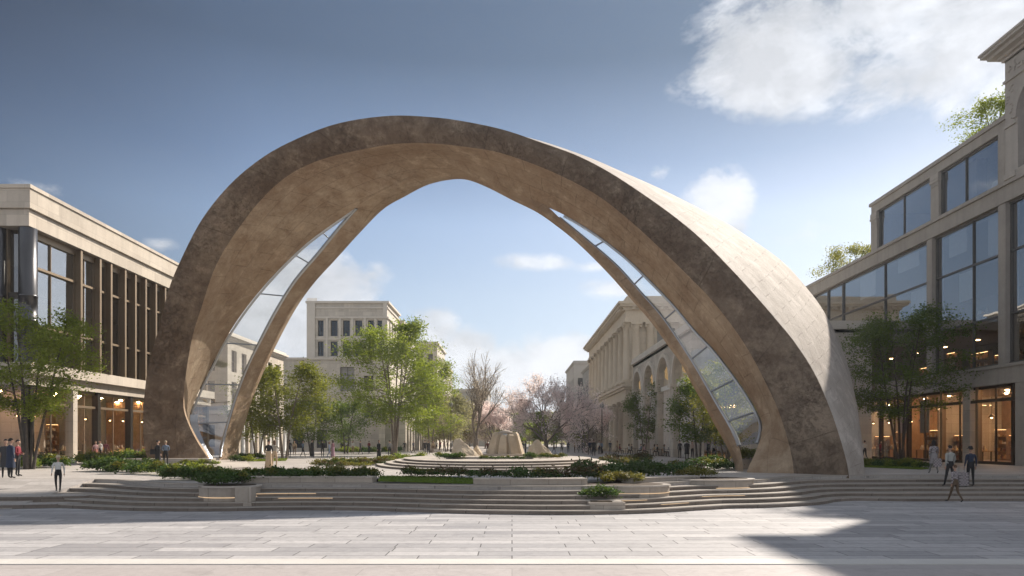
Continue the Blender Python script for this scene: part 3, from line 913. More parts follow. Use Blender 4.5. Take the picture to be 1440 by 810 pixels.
SHELF = [make_shelf(2.4, 2.7, 1), make_shelf(1.8, 3.2, 2), make_shelf(3.0, 2.2, 3)]
shelf_used = [False] * 3
def place_shelf(k, loc, rz, label, group):
    if not shelf_used[k]:
        shelf_used[k] = True
        o = SHELF[k]; o.location = loc; o.rotation_euler = (0, 0, rz); o['label'] = label; o['group'] = group
        return o
    return copy_tree(SHELF[k], loc, rz, 1.0, label, group)

def make_table():
    root = thing('display_table', 'x', 'table')
    mb = MB(); mb.box((0, 0, 0.86), (1.6, 0.8, 0.06)); mb.build('tabletop', M['wood'], root)
    for sx in (-0.7, 0.7):
        for sy in (-0.32, 0.32):
            MB().box((sx, sy, 0.415), (0.06, 0.06, 0.83)).build('leg', M['bronze'], root)
    gb = MB(); rnd = random.Random(5)
    for k in range(14):
        x, y = rnd.uniform(-0.7, 0.7), rnd.uniform(-0.3, 0.3); h = rnd.uniform(0.1, 0.45); r = rnd.uniform(0.05, 0.12)
        gb.lathe([(r, 0), (r * 1.2, h * 0.4), (r * 0.5, h)], (x, y, 0.891), 8, rnd.randrange(7))
    g = gb.build('goods', GM, root); g['kind'] = 'stuff'
    return root
TABLE = make_table(); table_used = [False]
def place_table(loc, rz, label, group):
    if not table_used[0]:
        table_used[0] = True; o = TABLE; o.location = loc; o.rotation_euler = (0, 0, rz); o['label'] = label; o['group'] = group; return o
    return copy_tree(TABLE, loc, rz, 1.0, label, group)

def make_pendant():
    root = thing('pendant_lamp', 'x', 'lamp')
    MB().tube([(0, 0, 0.25), (0, 0, 1.6)], 0.012, 5).build('cord', M['bronze'], root)
    MB().lathe([(0.04, 0.3), (0.08, 0.26), (0.24, 0.02), (0.25, 0.0)], (0, 0, 0), 14).build('lamp_shade', M['brass'], root)
    MB().lathe([(0.02, -0.06), (0.09, 0.0), (0.09, 0.06), (0.03, 0.12)], (0, 0, 0), 10).build('bulb', M['bulb'], root)
    return root
PEND = make_pendant(); pend_used = [False]
def place_pendant(loc, label, group):
    if not pend_used[0]:
        pend_used[0] = True; o = PEND; o.location = loc; o['label'] = label; o['group'] = group; return o
    return copy_tree(PEND, loc, 0, 1.0, label, group)

# ------------------------------------------------------------------ left building
def left_building():
    X, Y0, Y1 = -34.0, 50.0, 80.0
    b = thing('fin_clad_building', 'modern building at left with stone cornice, tall brown fins and lit ground floor shop', 'building', (X, Y0, 0))
    E = fpt((X, Y0, 0), (0, 1, 0), (1, 0, 0))        # east side
    S = fpt((X, Y0, 0), (-1, 0, 0), (0, -1, 0))      # side facing the camera
    W = 34.0
    # cornice
    mb = MB()
    mb.b2(X - W, X + 0.1, Y0 - 0.1, Y1, 16.8, 17.95); mb.b2(X - W, X + 0.32, Y0 - 0.32, Y1, 18.0, 19.35); mb.b2(X - W, X + 0.42, Y0 - 0.42, Y1, 19.36, 19.62)
    mb.b2(X - W, X + 0.02, Y0 - 0.02, Y1, 17.95, 18.0)
    mb.build('cornice', M['lime'], b)
    MB().b2(X - W + 1, X - 0.5, Y0 + 0.5, Y1, 19.63, 19.7).build('roof', M['roof'], b)
    # stone band over the shops
    mb = MB()
    mb.b2(X - W, X + 0.55, Y0 - 0.55, Y1, 6.42, 7.2); mb.b2(X - W, X + 0.12, Y0 - 0.12, Y1, 5.66, 6.415)
    mb.build('stone_band', M['lime'], b)
    # upper storeys behind the fins
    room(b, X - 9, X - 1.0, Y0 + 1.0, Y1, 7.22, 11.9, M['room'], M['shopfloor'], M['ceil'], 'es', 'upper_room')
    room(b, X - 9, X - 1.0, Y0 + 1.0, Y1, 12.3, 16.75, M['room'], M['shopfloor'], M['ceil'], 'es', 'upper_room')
    MB().b2(X - 9, X - 0.62, Y0 + 0.62, Y1, 11.91, 12.29).build('floor_slab', M['bronze'], b)
    fins = [1.1 + 0.1, 6.2, 8.8, 10.4, 12.6, 14.3, 16.1, 18.0, 19.8, 21.7, 23.6, 25.5, 27.4, 29.3]
    for k, u in enumerate(fins):
        if k == 0: continue
        mb = MB(); fbox(mb, E, u - 0.13, u + 0.13, 7.21, 16.79, -0.55, 0.0); mb.build('fin', M['brass'], b)
        mb = MB(); fbox(mb, E, u + 0.15, u + 0.42, 7.21, 16.79, -0.9, -0.25); mb.build('fin_return', M['bronze'], b)
    prev = 0.9
    for u in fins[1:]:
        big = u - prev > 2.4
        w = MB()
        for z in (10.0, 14.2):
            fbox(w, E, prev + 0.14, u - 0.14, z - 0.09, z + 0.09, -0.62, -0.35)
        fbox(w, E, prev + 0.14, u - 0.14, 16.3, 16.79, -0.62, -0.40)
        for q in (prev + 0.17, u - 0.17): fbox(w, E, q - 0.03, q + 0.03, 7.22, 16.7, -0.61, -0.45)
        if big: fbox(w, E, prev + (u - prev) * 0.43 - 0.03, prev + (u - prev) * 0.43 + 0.03, 7.22, 16.3, -0.6, -0.47)
        wo = w.build('window', M['brass'], b)
        panes(wo, E, [prev + 0.1, *([prev + (u - prev) * 0.43] if big else []), u - 0.1], [7.22, 10.0, 14.2, 16.3], -0.58, M['g_up'] if big else M['g_dark'])
        prev = u
    # round corner column and the columns of the side facing the camera
    for i, u in enumerate((-0.5, 1.5, 2.9, 4.4, 7.0, 9.6, 12.2, 14.8)):
        c = S(u + 0.9, 0, -0.55)
        mb = MB()
        r = 0.58 if i == 0 else 0.42
        mb.lathe([(r, 7.21), (r, 10.15), (r * 1.05, 10.16), (r * 1.05, 10.3), (r, 10.31), (r, 11.9), (r * 1.05, 11.91), (r * 1.05, 12.05), (r, 12.06), (r, 16.79)], (c[0], c[1], 0), 20)
        mb.build('column', M['steelcol'], b)
    g = MB(); g.add([S(0.6, 7.22, -0.9), S(W, 7.22, -0.9), S(W, 16.79, -0.9), S(0.6, 16.79, -0.9)], [(0, 1, 2, 3)])
    g.build('side_glazing', M['g_dark'], b)
    w = MB()
    for u in range(2, 34, 2): fbox(w, S, u - 0.12, u + 0.12, 7.22, 16.79, -0.88, -0.6)
    w.build('side_mullions', M['brass'], b)
    # ground floor
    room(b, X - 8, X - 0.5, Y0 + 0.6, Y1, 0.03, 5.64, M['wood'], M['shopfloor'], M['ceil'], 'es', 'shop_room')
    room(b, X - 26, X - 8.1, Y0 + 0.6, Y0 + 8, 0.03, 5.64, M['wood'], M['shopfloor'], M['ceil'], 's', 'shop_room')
    us = [0.4, 5.3, 8.6, 13.6, 17.6, 21.6, 25.6, 29.6]
    for i, u in enumerate(us):
        mb = MB()
        if i == 1: fbox(mb, E, u - 0.28, u + 0.28, 0.0, 5.65, -0.55, 0.05); mb.build('pillar', M['lime'], b)
        else: fbox(mb, E, u - 0.2, u + 0.2, 0.0, 5.65, -0.5, 0.0); mb.build('pillar', M['bronze'], b)
    for a, c in zip(us[:-1], us[1:]):
        w = MB()
        fbox(w, E, a + 0.29, c - 0.29, 4.32, 4.5, -0.4, -0.15); fbox(w, E, a + 0.29, c - 0.29, 0.0, 0.35, -0.4, -0.15); fbox(w, E, a + 0.29, c - 0.29, 5.45, 5.65, -0.4, -0.2)
        fbox(w, E, (a + c) / 2 - 0.035, (a + c) / 2 + 0.035, 0.2, 5.5, -0.33, -0.24)
        wo = w.build('shop_window', M['brass'], b)
        g = MB(); g.add([E(a + 0.2, 0.0, -0.3), E(c - 0.2, 0.0, -0.3), E(c - 0.2, 5.65, -0.3), E(a + 0.2, 5.65, -0.3)], [(0, 1, 2, 3)])
        p = g.build('pane', M['g_shop'], b); p.parent = wo
    ss = [0.3, 4.3, 8.3, 12.3, 16.3, 20.3, 24.3]
    for u in ss:
        mb = MB(); fbox(mb, S, u - 0.22, u + 0.22, 0, 5.65, -0.5, 0.0); mb.build('pillar', M['bronze'], b)
    for a, c in zip(ss[:-1], ss[1:]):
        w = MB(); fbox(w, S, a + 0.23, c - 0.23, 4.32, 4.5, -0.4, -0.15); fbox(w, S, a + 0.23, c - 0.23, 0, 0.3, -0.4, -0.15); fbox(w, S, (a + c) / 2 - 0.03, (a + c) / 2 + 0.03, 0.1, 5.6, -0.36, -0.2)
        wo = w.build('shop_window', M['brass'], b)
        g = MB(); g.add([S(a + 0.2, 0, -0.3), S(c - 0.2, 0, -0.3), S(c - 0.2, 5.65, -0.3), S(a + 0.2, 5.65, -0.3)], [(0, 1, 2, 3)])
        p = g.build('pane', M['g_shop'], b); p.parent = wo
    for y in np.arange(52.2, 79, 3.3):
        for x in (-37.8, -40.0): MB().b2(x - 0.11, x + 0.11, y - 0.11, y + 0.11, 5.585, 5.625).build('ceiling_lamp', M['lamp2'], b)
    for x in (-43.5, -45.5, -47.5, -49.5, -52):
        for y in (51.8, 54.5): MB().b2(x - 0.11, x + 0.11, y - 0.11, y + 0.11, 5.585, 5.625).build('ceiling_lamp', M['lamp2'], b)
    gp = 'lit display shelves inside the left shop'
    lb = 'lit wooden display shelf inside the left shop under the brown fins'
    for i, y in enumerate((52.6, 55.4, 58.3, 61.2, 64.1, 67.0, 70.0, 73.0)): place_shelf(i % 3, (-41.6, y, 0.04), R(90), lb, gp)
    for i, x in enumerate((-44.5, -47.4, -50.2)): place_shelf((i + 1) % 3, (x, 57.5, 0.04), R(0), lb, gp)
    for y in (54.2, 58.9, 63.0, 66.5, 71): place_table((-36.6, y, 0.04), R(90), 'wooden display table laden with goods behind the left shop glass', 'display tables inside the left shop')
    for y in (53.5, 55.6, 60, 62, 65.8, 68, 71.5): place_pendant((-37.2, y, 3.6), 'small glowing pendant lamp hanging inside the left shop', 'pendant lamps inside the left shop')
    for y, m in ((56.9, 'lime'), (65.4, 'panelgrey'), (72.2, 'wood')): MB().b2(X - 7.9, X - 3.4, y - 0.1, y + 0.1, 0.04, 5.6).build('partition', M[m], b)
left_building()

# ------------------------------------------------------------------ right building
def right_building():
    X, Y0, Y1 = 34.5, 26.0, 83.0
    b = thing('glazed_shop_building', 'concrete framed building at right with huge windows, arched corner tower and warm lit shops', 'building', (X, 60, 0))
    Wf = fpt((X, 0, 0), (0, 1, 0), (-1, 0, 0))      # u = world y, outward = -x
    def bx(name, mat, *a):
        mb = MB(); fbox(mb, Wf, *a); return mb.build(name, mat, b)
    mb = MB()
    fbox(mb, Wf, Y0, Y1 + 0.25, 5.7, 7.0, -1.0, 0.12); fbox(mb, Wf, Y0, Y1 + 0.25, 6.86, 7.06, -0.5, 0.22)
    mb.build('stone_band', M['conc'], b)
    mb = MB()
    fbox(mb, Wf, Y0, Y1 + 0.25, 18.35, 19.45, -1.2, 0.12); fbox(mb, Wf, Y0, Y1 + 0.35, 19.46, 19.72, -1.4, 0.3)
    mb.build('parapet', M['conc'], b)
    MB().b2(X + 1.3, X + 30, Y0, Y1, 19.2, 19.5).build('roof', M['roof'], b)
    MB().b2(X + 0.3, X + 30, Y1 - 0.1, Y1 + 0.3, 0, 18.34).build('end_wall', M['conc'], b)
    # main storeys
    piers = [82.6, 58.7, 50.0, 41.3, 32.6, 26.3]
    for y in piers: bx('pier', M['conc'], y - 0.38, y + 0.38, 7.07, 18.34, -0.9, 0.06)
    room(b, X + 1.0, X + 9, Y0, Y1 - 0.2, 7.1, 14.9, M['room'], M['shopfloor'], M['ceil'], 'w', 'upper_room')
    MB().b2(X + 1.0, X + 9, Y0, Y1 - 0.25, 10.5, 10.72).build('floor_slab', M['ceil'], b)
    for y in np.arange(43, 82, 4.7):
        for x in (X + 6,): MB().b2(x - 0.12, x + 0.12, y - 0.12, y + 0.12, 10.44, 10.49).build('ceiling_lamp', M['bulb'], b)  # unseen lamps added to brighten the first floor interior
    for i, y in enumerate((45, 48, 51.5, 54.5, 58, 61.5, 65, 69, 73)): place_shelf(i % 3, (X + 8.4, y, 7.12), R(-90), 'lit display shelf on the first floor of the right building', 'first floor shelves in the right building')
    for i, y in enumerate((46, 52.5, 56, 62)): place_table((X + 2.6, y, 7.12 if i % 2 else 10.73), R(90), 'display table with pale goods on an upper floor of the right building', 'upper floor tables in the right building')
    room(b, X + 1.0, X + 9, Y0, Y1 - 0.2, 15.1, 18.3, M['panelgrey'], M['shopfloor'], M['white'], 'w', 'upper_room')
    for hi, lo, mul in ((82.6, 58.7, (78.2, 74.7, 66.3)), (58.7, 50.0, (53.6,)), (50.0, 41.3, (45,)), (41.3, 32.6, (37,))):
        w = MB()
        for z in (10.6, 14.95): fbox(w, Wf, lo + 0.39, hi - 0.39, z - 0.07, z + 0.07, -0.45, -0.24)
        fbox(w, Wf, lo + 0.39, hi - 0.39, 7.07, 7.22, -0.5, -0.2); fbox(w, Wf, lo + 0.39, hi - 0.39, 18.2, 18.34, -0.5, -0.2)
        for y in (lo + 0.45, hi - 0.45): fbox(w, Wf, y - 0.06, y + 0.06, 7.1, 18.3, -0.46, -0.24)
        for y in mul: fbox(w, Wf, y - (0.12 if y > 70 else 0.02), y + (0.12 if y > 70 else 0.02), 7.23, 18.19, -0.45, -0.22)
        wo = w.build('window', M['frame'], b)
        panes(wo, Wf, [lo + 0.38, *mul, hi - 0.38], [7.07, 10.6], -0.35, M['g_shop'])
        panes(wo, Wf, [lo + 0.38, *mul, hi - 0.38], [10.6, 14.95, 18.34], -0.35, M['g_up'])
    # setback storey
    z0, z1 = 19.73, 24.4
    mb = MB()
    fbox(mb, Wf, 49.5, 68.3, 23.45, 24.15, -1.0, 0.0); fbox(mb, Wf, 49.5, 68.45, 24.16, 24.45, -1.2, 0.16)
    mb.build('parapet', M['conc'], b)
    MB().b2(X + 1.1, X + 14, 49.5, 68.3, 24.0, 24.2).build('roof', M['roof'], b)
    MB().b2(X + 0.32, X + 14, 67.98, 68.28, 19.73, 23.44).build('end_wall', M['conc'], b)
    room(b, X + 0.8, X + 7, 49.6, 67.9, 19.75, 23.4, M['panelgrey'], M['shopfloor'], M['white'], 'w', 'upper_room')
    for y in (67.75, 58.0, 49.9): bx('pier', M['conc'], y - 0.55, y + 0.55, 19.73, 23.44, -0.7, 0.03)
    for y in (67.75, 58.0):      # capital
        mb = MB(); fbox(mb, Wf, y - 0.62, y + 0.62, 22.75, 22.95, -0.6, 0.12); fbox(mb, Wf, y - 0.58, y + 0.58, 23.0, 23.4, -0.6, 0.09)
        for k in range(4): fbox(mb, Wf, y - 0.5 + k * 0.27, y - 0.36 + k * 0.27, 22.4, 22.74, 0.031, 0.09)
        mb.build('capital', M['conc_d'], b)
    for hi, lo, mul in ((67.2, 58.55, (63,)), (57.45, 50.45, (54.4,))):
        w = MB()
        fbox(w, Wf, lo, hi, 23.33, 23.44, -0.4, -0.15); fbox(w, Wf, lo, hi, 19.73, 19.85, -0.4, -0.15)
        for y in (lo + 0.05, hi - 0.05): fbox(w, Wf, y - 0.05, y + 0.05, 19.86, 23.32, -0.4, -0.15)
        for y in mul: fbox(w, Wf, y - 0.03, y + 0.03, 19.86, 23.32, -0.4, -0.2)
        wo = w.build('window', M['frame'], b)
        panes(wo, Wf, [lo, *mul, hi], [19.73, 23.44], -0.3, M['g_up'])
    # pale column and blind seen through the glass of the setback storey
    MB().b2(X + 1.2, X + 2.0, 54.6, 55.6, 19.76, 23.38).build('inner_column', M['conc'], b)
    MB().b2(X + 1.4, X + 1.6, 50.6, 53.2, 19.9, 21.0).build('inner_blind', M['white'], b)
    for y, w_, z0_, z1_ in ((56.2, 2.2, 16.4, 18.2), (51.8, 1.6, 15.3, 18.2), (63.2, 3.4, 16.9, 18.2), (70.4, 3.0, 15.9, 18.2), (55.0, 2.0, 12.6, 14.8), (61.5, 2.6, 13.2, 14.8), (46.5, 2.2, 15.5, 18.2)):
        MB().b2(X + 0.72, X + 0.76, y - w_ / 2, y + w_ / 2, z0_, z1_).build('cloud_reflection_panel', M['white'], b)  # white panels added behind the glass to imitate whitish cloud reflections
    # corner tower; its unseen street front is slanted to shape the shadow on the paving
    T = fpt((X - 0.25, 0, 0), (0, 1, 0), (-1, 0, 0))
    mb = MB()
    facade(mb, T, 43.0, 49.4, 19.74, 28.0, [(43.7, 48.15, 20.2, 25.9, True)], 0.7)
    mb.b2(X - 0.25, X + 9, 49.38, 49.4, 19.74, 28.0)
    q0, q1 = (X - 0.25, 43.0), (X + 9.5, 30.0)
    for (x0, y0), (x1, y1) in ((q0, q1), (q1, (X + 16, 30.0))): mb.add([(x0, y0, 0), (x1, y1, 0), (x1, y1, 28.0), (x0, y0, 28.0)], [(0, 1, 2, 3)])
    mb.prism([(X - 0.25, 49.39), q0, q1, (X + 16, 30), (X + 16, 49.39)], 27.9, 28.1)
    mb.build('tower_wall', M['conc_d'], b)
    g = MB(); g.add([T(43.7, 20.2, -0.7), T(48.15, 20.2, -0.7), T(48.15, 25.9, -0.7), T(43.7, 25.9, -0.7)], [(0, 1, 2, 3)])
    g.build('tower_pane', M['panegrey'], b)
    mb = MB(); archring(mb, T, 45.925, 23.675, 2.245, 2.58, 0.003, 0.14); mb.build('arch_surround', M['conc_d'], b)
    mb = MB(); z = 28.0
    for out, h in ((0.15, 0.2), (0.35, 0.22), (0.75, 0.25), (1.05, 0.2), (1.15, 0.16)):
        mb.prism([(X - 0.25 - out, 49.4 + out), (X - 0.25 - out, 43.0 - out * 0.5), (X + 9.5 - out * 0.7, 30.0 - out), (X + 16, 30.0 - out), (X + 16, 49.4 + out)], z, z + h - 0.003); z += h
    mb.build('cornice', M['conc_d'], b)
    mb = MB(); fbox(mb, T, 43.0, 49.45, 26.45, 26.62, 0.003, 0.14); mb.build('frieze_moulding', M['conc_d'], b)
    # carved frieze: rosettes, bars and scrolls
    rnd = random.Random(4)
    u = 49.0; kk = 0
    while u > 43.4:
        k = (0, 1, 2, 1, 0, 1, 1, 2, 0)[kk % 9]; kk += 1
        if k == 0:
            mb = MB()
            mb.prism([(0, 0), (0.1, 0), (0.1, 0.1)], 0, 0.001) if False else None
            pts = [T(u + (0.26 if q % 2 else 0.13) * math.cos(q * math.pi / 6), 27.3 + (0.26 if q % 2 else 0.13) * math.sin(q * math.pi / 6), 0.07) for q in range(12)]
            pt2 = [T(u + (0.26 if q % 2 else 0.13) * math.cos(q * math.pi / 6), 27.3 + (0.26 if q % 2 else 0.13) * math.sin(q * math.pi / 6), 0.0) for q in range(12)]
            mb.add(pts + pt2, [tuple(range(12))] + [(q, (q + 1) % 12, 12 + (q + 1) % 12, 12 + q) for q in range(12)])
            mb.build('relief_rosette', M['conc_d'], b)
        elif k == 1:
            mb = MB(); fbox(mb, T, u - 0.06, u + 0.06, 26.95, 27.65, 0.003, 0.08); fbox(mb, T, u - 0.2, u + 0.2, 27.24, 27.36, 0.003, 0.079)
            mb.build('relief_cross', M['conc_d'], b)
        else:
            mb = MB(); archring(mb, T, u, 27.1, 0.12, 0.24, 0.003, 0.08, 8); fbox(mb, T, u - 0.24, u + 0.24, 26.95, 27.1, 0.003, 0.08)
            mb.build('relief_arch', M['conc_d'], b)
        u -= 0.56
    for k in range(12):
        uu, zz = rnd.uniform(48.5, 49.25), 23.8 + k * 0.2
        mb = MB(); archring(mb, T, uu, zz, 0.05, 0.13, 0.003, 0.06, 6); mb.build('relief_leaf', M['conc_d'], b)
    mb = MB(); fbox(mb, T, 48.25, 49.38, 23.3, 23.5, 0.003, 0.12); mb.build('pilaster_trim', M['conc_d'], b)
    mb = MB(); fbox(mb, T, 48.25, 49.38, 19.74, 20.1, 0.003, 0.12); mb.build('pilaster_trim', M['conc_d'], b)
    # ground floor shops
    room(b, X + 0.55, X + 8.5, Y0, Y1 - 0.4, 0.03, 5.66, M['wood'], M['shopfloor'], M['ceil'], 'w', 'shop_room')
    for y, w_, mat in ((82.4, 0.7, 'conc'), (53.9, 0.85, 'lime'), (47.9, 1.5, 'conc'), (38, 1.5, 'conc'), (30, 1.5, 'conc')):
        bx('pillar', M[mat], y - w_ / 2, y + w_ / 2, 0.0, 5.69, -0.5, 0.08)
    posts = [81.9, 76.2, 71.6, 67.0, 62.3, 57.4, 53.0, 49.2, 46.6, 42.5]
    for y in posts: bx('post', M['bronze'] if y > 58 or y < 52 else M['brass'], y - 0.13, y + 0.13, 0.0, 5.69, -0.45, -0.12)
    bx('lintel', M['bronze'], 26.3, 82.0, 4.5, 4.72, -0.11, 0.02)
    for a, c in zip(posts[1:], posts[:-1]):
        w = MB(); fbox(w, Wf, a + 0.14, c - 0.14, 0.0, 0.22, -0.4, -0.15); fbox(w, Wf, a + 0.14, c - 0.14, 5.5, 5.69, -0.4, -0.2)
        fbox(w, Wf, (a + c) / 2 - 0.03, (a + c) / 2 + 0.03, 0.1, 5.6, -0.36, -0.22)
        wo = w.build('shop_window', M['bronze'], b)
        g = MB(); g.add([Wf(a, 0, -0.3), Wf(c, 0, -0.3), Wf(c, 5.69, -0.3), Wf(a, 5.69, -0.3)], [(0, 1, 2, 3)])
        p = g.build('pane', M['g_shop'], b); p.parent = wo
    for y in np.arange(44, 82, 3.7):
        for x in (X + 3.9, X + 6.4): MB().b2(x - 0.08, x + 0.08, y - 0.08, y + 0.08, 5.605, 5.645).build('ceiling_lamp', M['lamp4'], b)
    gp = 'lit display shelves inside the right shops'; lb = 'lit wooden display shelf inside the right hand shop behind the glass'
    for i, y in enumerate((44.5, 47.4, 50.2, 53.1, 56.0, 59.0, 61.9, 64.8, 67.6, 70.6, 73.4, 76.2, 79.0)): place_shelf(i % 3, (X + 7.9, y, 0.04), R(-90), lb, gp)
    for i, y in enumerate((45.2, 60.5, 65.0, 69.5, 74)): place_shelf((i + 1) % 3, (X + 4.2, y, 0.04), R(-90), lb, gp)
    for y in (51.2, 55.8, 59.4, 63.4, 68.5, 72.8, 77): place_table((X + 2.3, y, 0.04), R(90), 'wooden display table laden with goods behind the right shop glass', 'display tables inside the right shops')
    for y in (50.2, 52, 55, 57.2, 61, 64.5, 66, 70, 73, 77): place_pendant((X + 2.6, y, 3.5), 'small glowing pendant lamp hanging inside the right hand shop', 'pendant lamps inside the right shops')
    for y, m in ((79.2, 'panelgrey'), (68.8, 'wood'), (62.4, 'lime')): MB().b2(X + 2.9, X + 8.4, y - 0.1, y + 0.1, 0.04, 5.6).build('partition', M[m], b)
    for y in (61.2, 64.6): MB().b2(X + 1.0, X + 1.05, y - 0.7, y + 0.7, 2.4, 5.2).build('hanging_banner', M['lime'], b)
right_building()
# ------------------------------------------------------------------ classical building behind the trees (left of centre)
def central_building():
    Y = 120.0
    b = thing('classical_stone_building', 'cream classical building with square windowed tower behind the tall green trees', 'building', (-30, Y, 0))
    S = fpt((0, Y, 0), (1, 0, 0), (0, -1, 0))
    z1 = 15.4
    mb = MB()
    wins = [(-33.0, -31.4, 10.1, 12.7), (-33.0, -31.4, 5.6, 8.0), (-29.0, -26.6, 10.1, 14.2), (-29.0, -27.4, 5.6, 8.0), (-25.0, -23.4, 10.1, 12.7), (-25.0, -23.4, 5.6, 8.0), (-37.0, -35.6, 5.6, 8.0), (-37, -35.2, 0.5, 3.6), (-33, -31.2, 0.5, 3.6), (-29, -27.2, 0.5, 3.6)]
    facade(mb, S, -41, -20.8, 0, z1, wins, 0.4)
    mb.b2(-41, -20.8, Y + 0.45, Y + 40, 0, z1 - 0.05)
    mb.build('wing_wall', M['cream'], b)
    for i, w in enumerate(wins): window(b, S, *w[:4], 0.4, M['bronze'], M['panelgrey'] if i == 2 else M['panegrey'], 2, 3)
    mb = MB()
    mb.b2(-41.2, -20.6, Y - 0.25, Y + 40, z1, z1 + 0.35)
    for z in (4.6, 9.3): mb.b2(-41, -20.6, Y - 0.16, Y - 0.003, z, z + 0.3)
    mb.build('string_course', M['cream2'], b)
    # tower
    YT = 121.5; x0, x1 = -35.0, -21.3; zt = 25.2
    T = fpt((0, YT, 0), (1, 0, 0), (0, -1, 0))
    cols = [(-33.2, -32.2), (-31.0, -29.8), (-28.9, -27.7), (-26.8, -25.6), (-24.6, -23.6), (-23.0, -22.2)]
    ops = [(a, c, 19.6, 22.3) for a, c in cols] + [(a, c, 16.2, 18.7) for a, c in cols]
    mb = MB(); facade(mb, T, x0, x1, z1 + 0.3, zt, ops, 0.5)
    TE = fpt((x1, YT, 0), (0, 1, 0), (1, 0, 0))
    ops2 = [(a, a + 1.2, z, z + h) for a in (1.8, 4.6, 7.4, 10.2) for z, h in ((19.6, 2.7), (16.2, 2.5))]
    facade(mb, TE, 0, 12.5, 0, zt, ops2, 0.5)
    mb.b2(x0, x0 + 0.3, YT, YT + 12.5, z1, zt); mb.b2(x0, x1, YT + 12.2, YT + 12.5, z1, zt); mb.b2(x0 + 0.3, x1 - 0.6, YT + 0.6, YT + 12, z1, zt - 0.1)
    mb.build('tower_wall', M['cream'], b)
    for w in ops: window(b, T, *w, 0.5, M['bronze'], M['panegrey'], 2, 3, 0.07)
    for w in ops2: window(b, TE, *w, 0.5, M['bronze'], M['panegrey'], 2, 3, 0.07)
    mb = MB()
    for k, (a, c) in enumerate(cols[:-1]):
        xm = (c + cols[k + 1][0]) / 2
        fbox(mb, T, xm - 0.18, xm + 0.18, 16.0, 22.6, 0.003, 0.22)
    for z, h, o in ((15.8, 0.25, 0.15), (19.0, 0.25, 0.12), (22.6, 0.3, 0.26), (24.3, 0.25, 0.18)):
        fbox(mb, T, x0, x1 + o, z, z + h, 0.003, o); fbox(mb, TE, 0, 12.5, z, z + h, 0.003, o)
    fbox(mb, T, x0, x0 + 1.4, 15.8, zt, 0.004, 0.3); fbox(mb, T, x1 - 0.7, x1 + 0.001, 22.9, zt, 0.004, 0.24)
    mb.b2(x0 - 0.2, x1 + 0.35, YT - 0.35, YT + 12.7, zt, zt + 0.35)
    for k in range(9): mb.box((x0 + 0.1 + k * 0.2, YT - 0.3, zt + 0.6), (0.1, 0.1, 0.5))
    mb.build('tower_trim', M['cream2'], b)
    # lower blocks stepping back along the side street
    for (bx0, bx1, by0, by1, bz) in ((-30, -20.6, 134.2, 152, 23.6), (-27, -16.6, 158, 176, 22.9), (-30, -17.2, 182, 205, 21.0)):
        E = fpt((bx1, by0, 0), (0, 1, 0), (1, 0, 0)); Sf = fpt((bx1, by0, 0), (-1, 0, 0), (0, -1, 0))
        L = by1 - by0; W = bx1 - bx0
        mb = MB()
        o1 = [(a, a + 1.2, z, z + 2.4) for a in [1.2 + 2.6 * k for k in range(int((L - 1) / 2.6))] for z in (3, 7, 11, 15, 18.6) if z + 2.8 < bz]
        o2 = [(a, a + 1.2, z, z + 2.4) for a in [1.0 + 2.2 * k for k in range(int((W - 1) / 2.2))] for z in (15, 18.6) if z + 2.8 < bz]
        facade(mb, E, 0, L, 0, bz, o1, 0.4); facade(mb, Sf, 0, W, 0, bz, o2, 0.4)
        mb.b2(bx0, bx1 - 0.5, by0 + 0.5, by1, 0, bz - 0.1)
        mb.build('block_wall', M['cream'], b)
        for w in o1: 
            if w[2] > 10: window(b, E, *w, 0.4, M['bronze'], M['panegrey'], 1, 2)
        for w in o2: window(b, Sf, *w, 0.4, M['bronze'], M['panegrey'], 1, 2)
        mb = MB(); cornice(mb, bx0, bx1, by0, by1, bz, ((0.1, 0.2), (0.35, 0.25), (0.2, 0.4)))
        for z in (13.9, 17.9):
            fbox(mb, E, 0, L, z, z + 0.25, 0.003, 0.15); fbox(mb, Sf, 0, W, z, z + 0.25, 0.003, 0.15)
        mb.build('block_cornice', M['cream2'], b)
central_building()

def arcade_wing():
    b = thing('arcade_wing', 'low pale stone arcade with pointed bright arches behind the tall tree', 'building', (-18, 112, 0))
    E = fpt((-16.6, 111, 0), (0, 1, 0), (1, 0, 0)); S = fpt((-16.6, 111, 0), (-1, 0, 0), (0, -1, 0))
    mb = MB()
    ops = [(1.0 + 3.2 * k, 3.3 + 3.2 * k, 0.0, 5.2, True) for k in range(7)]
    facade(mb, E, 0, 23.6, 0, 7.2, ops, 0.8)
    facade(mb, S, 0, 4.2, 0, 7.2, [(1.0, 3.2, 0, 5.2, True)], 0.8)
    mb.b2(-20.7, -17.5, 111.9, 134.6, 0, 7.1)
    mb.build('arcade_wall', M['cream'], b)
    mb = MB(); cornice(mb, -20.7, -16.6, 111, 134.6, 7.2, ((0.1, 0.2), (0.3, 0.25)))
    for o in ops: archring(mb, E, (o[0] + o[1]) / 2, o[3] - 1.15, 1.17, 1.42, 0.003, 0.12)
    mb.build('arcade_trim', M['cream2'], b)
    g = MB()
    for o in ops: g.add([E(o[0], 0, -0.8), E(o[1], 0, -0.8), E(o[1], 5.2, -0.8), E(o[0], 5.2, -0.8)], [(0, 1, 2, 3)])
    g.build('arcade_pane', M['panegrey'], b)
arcade_wing()

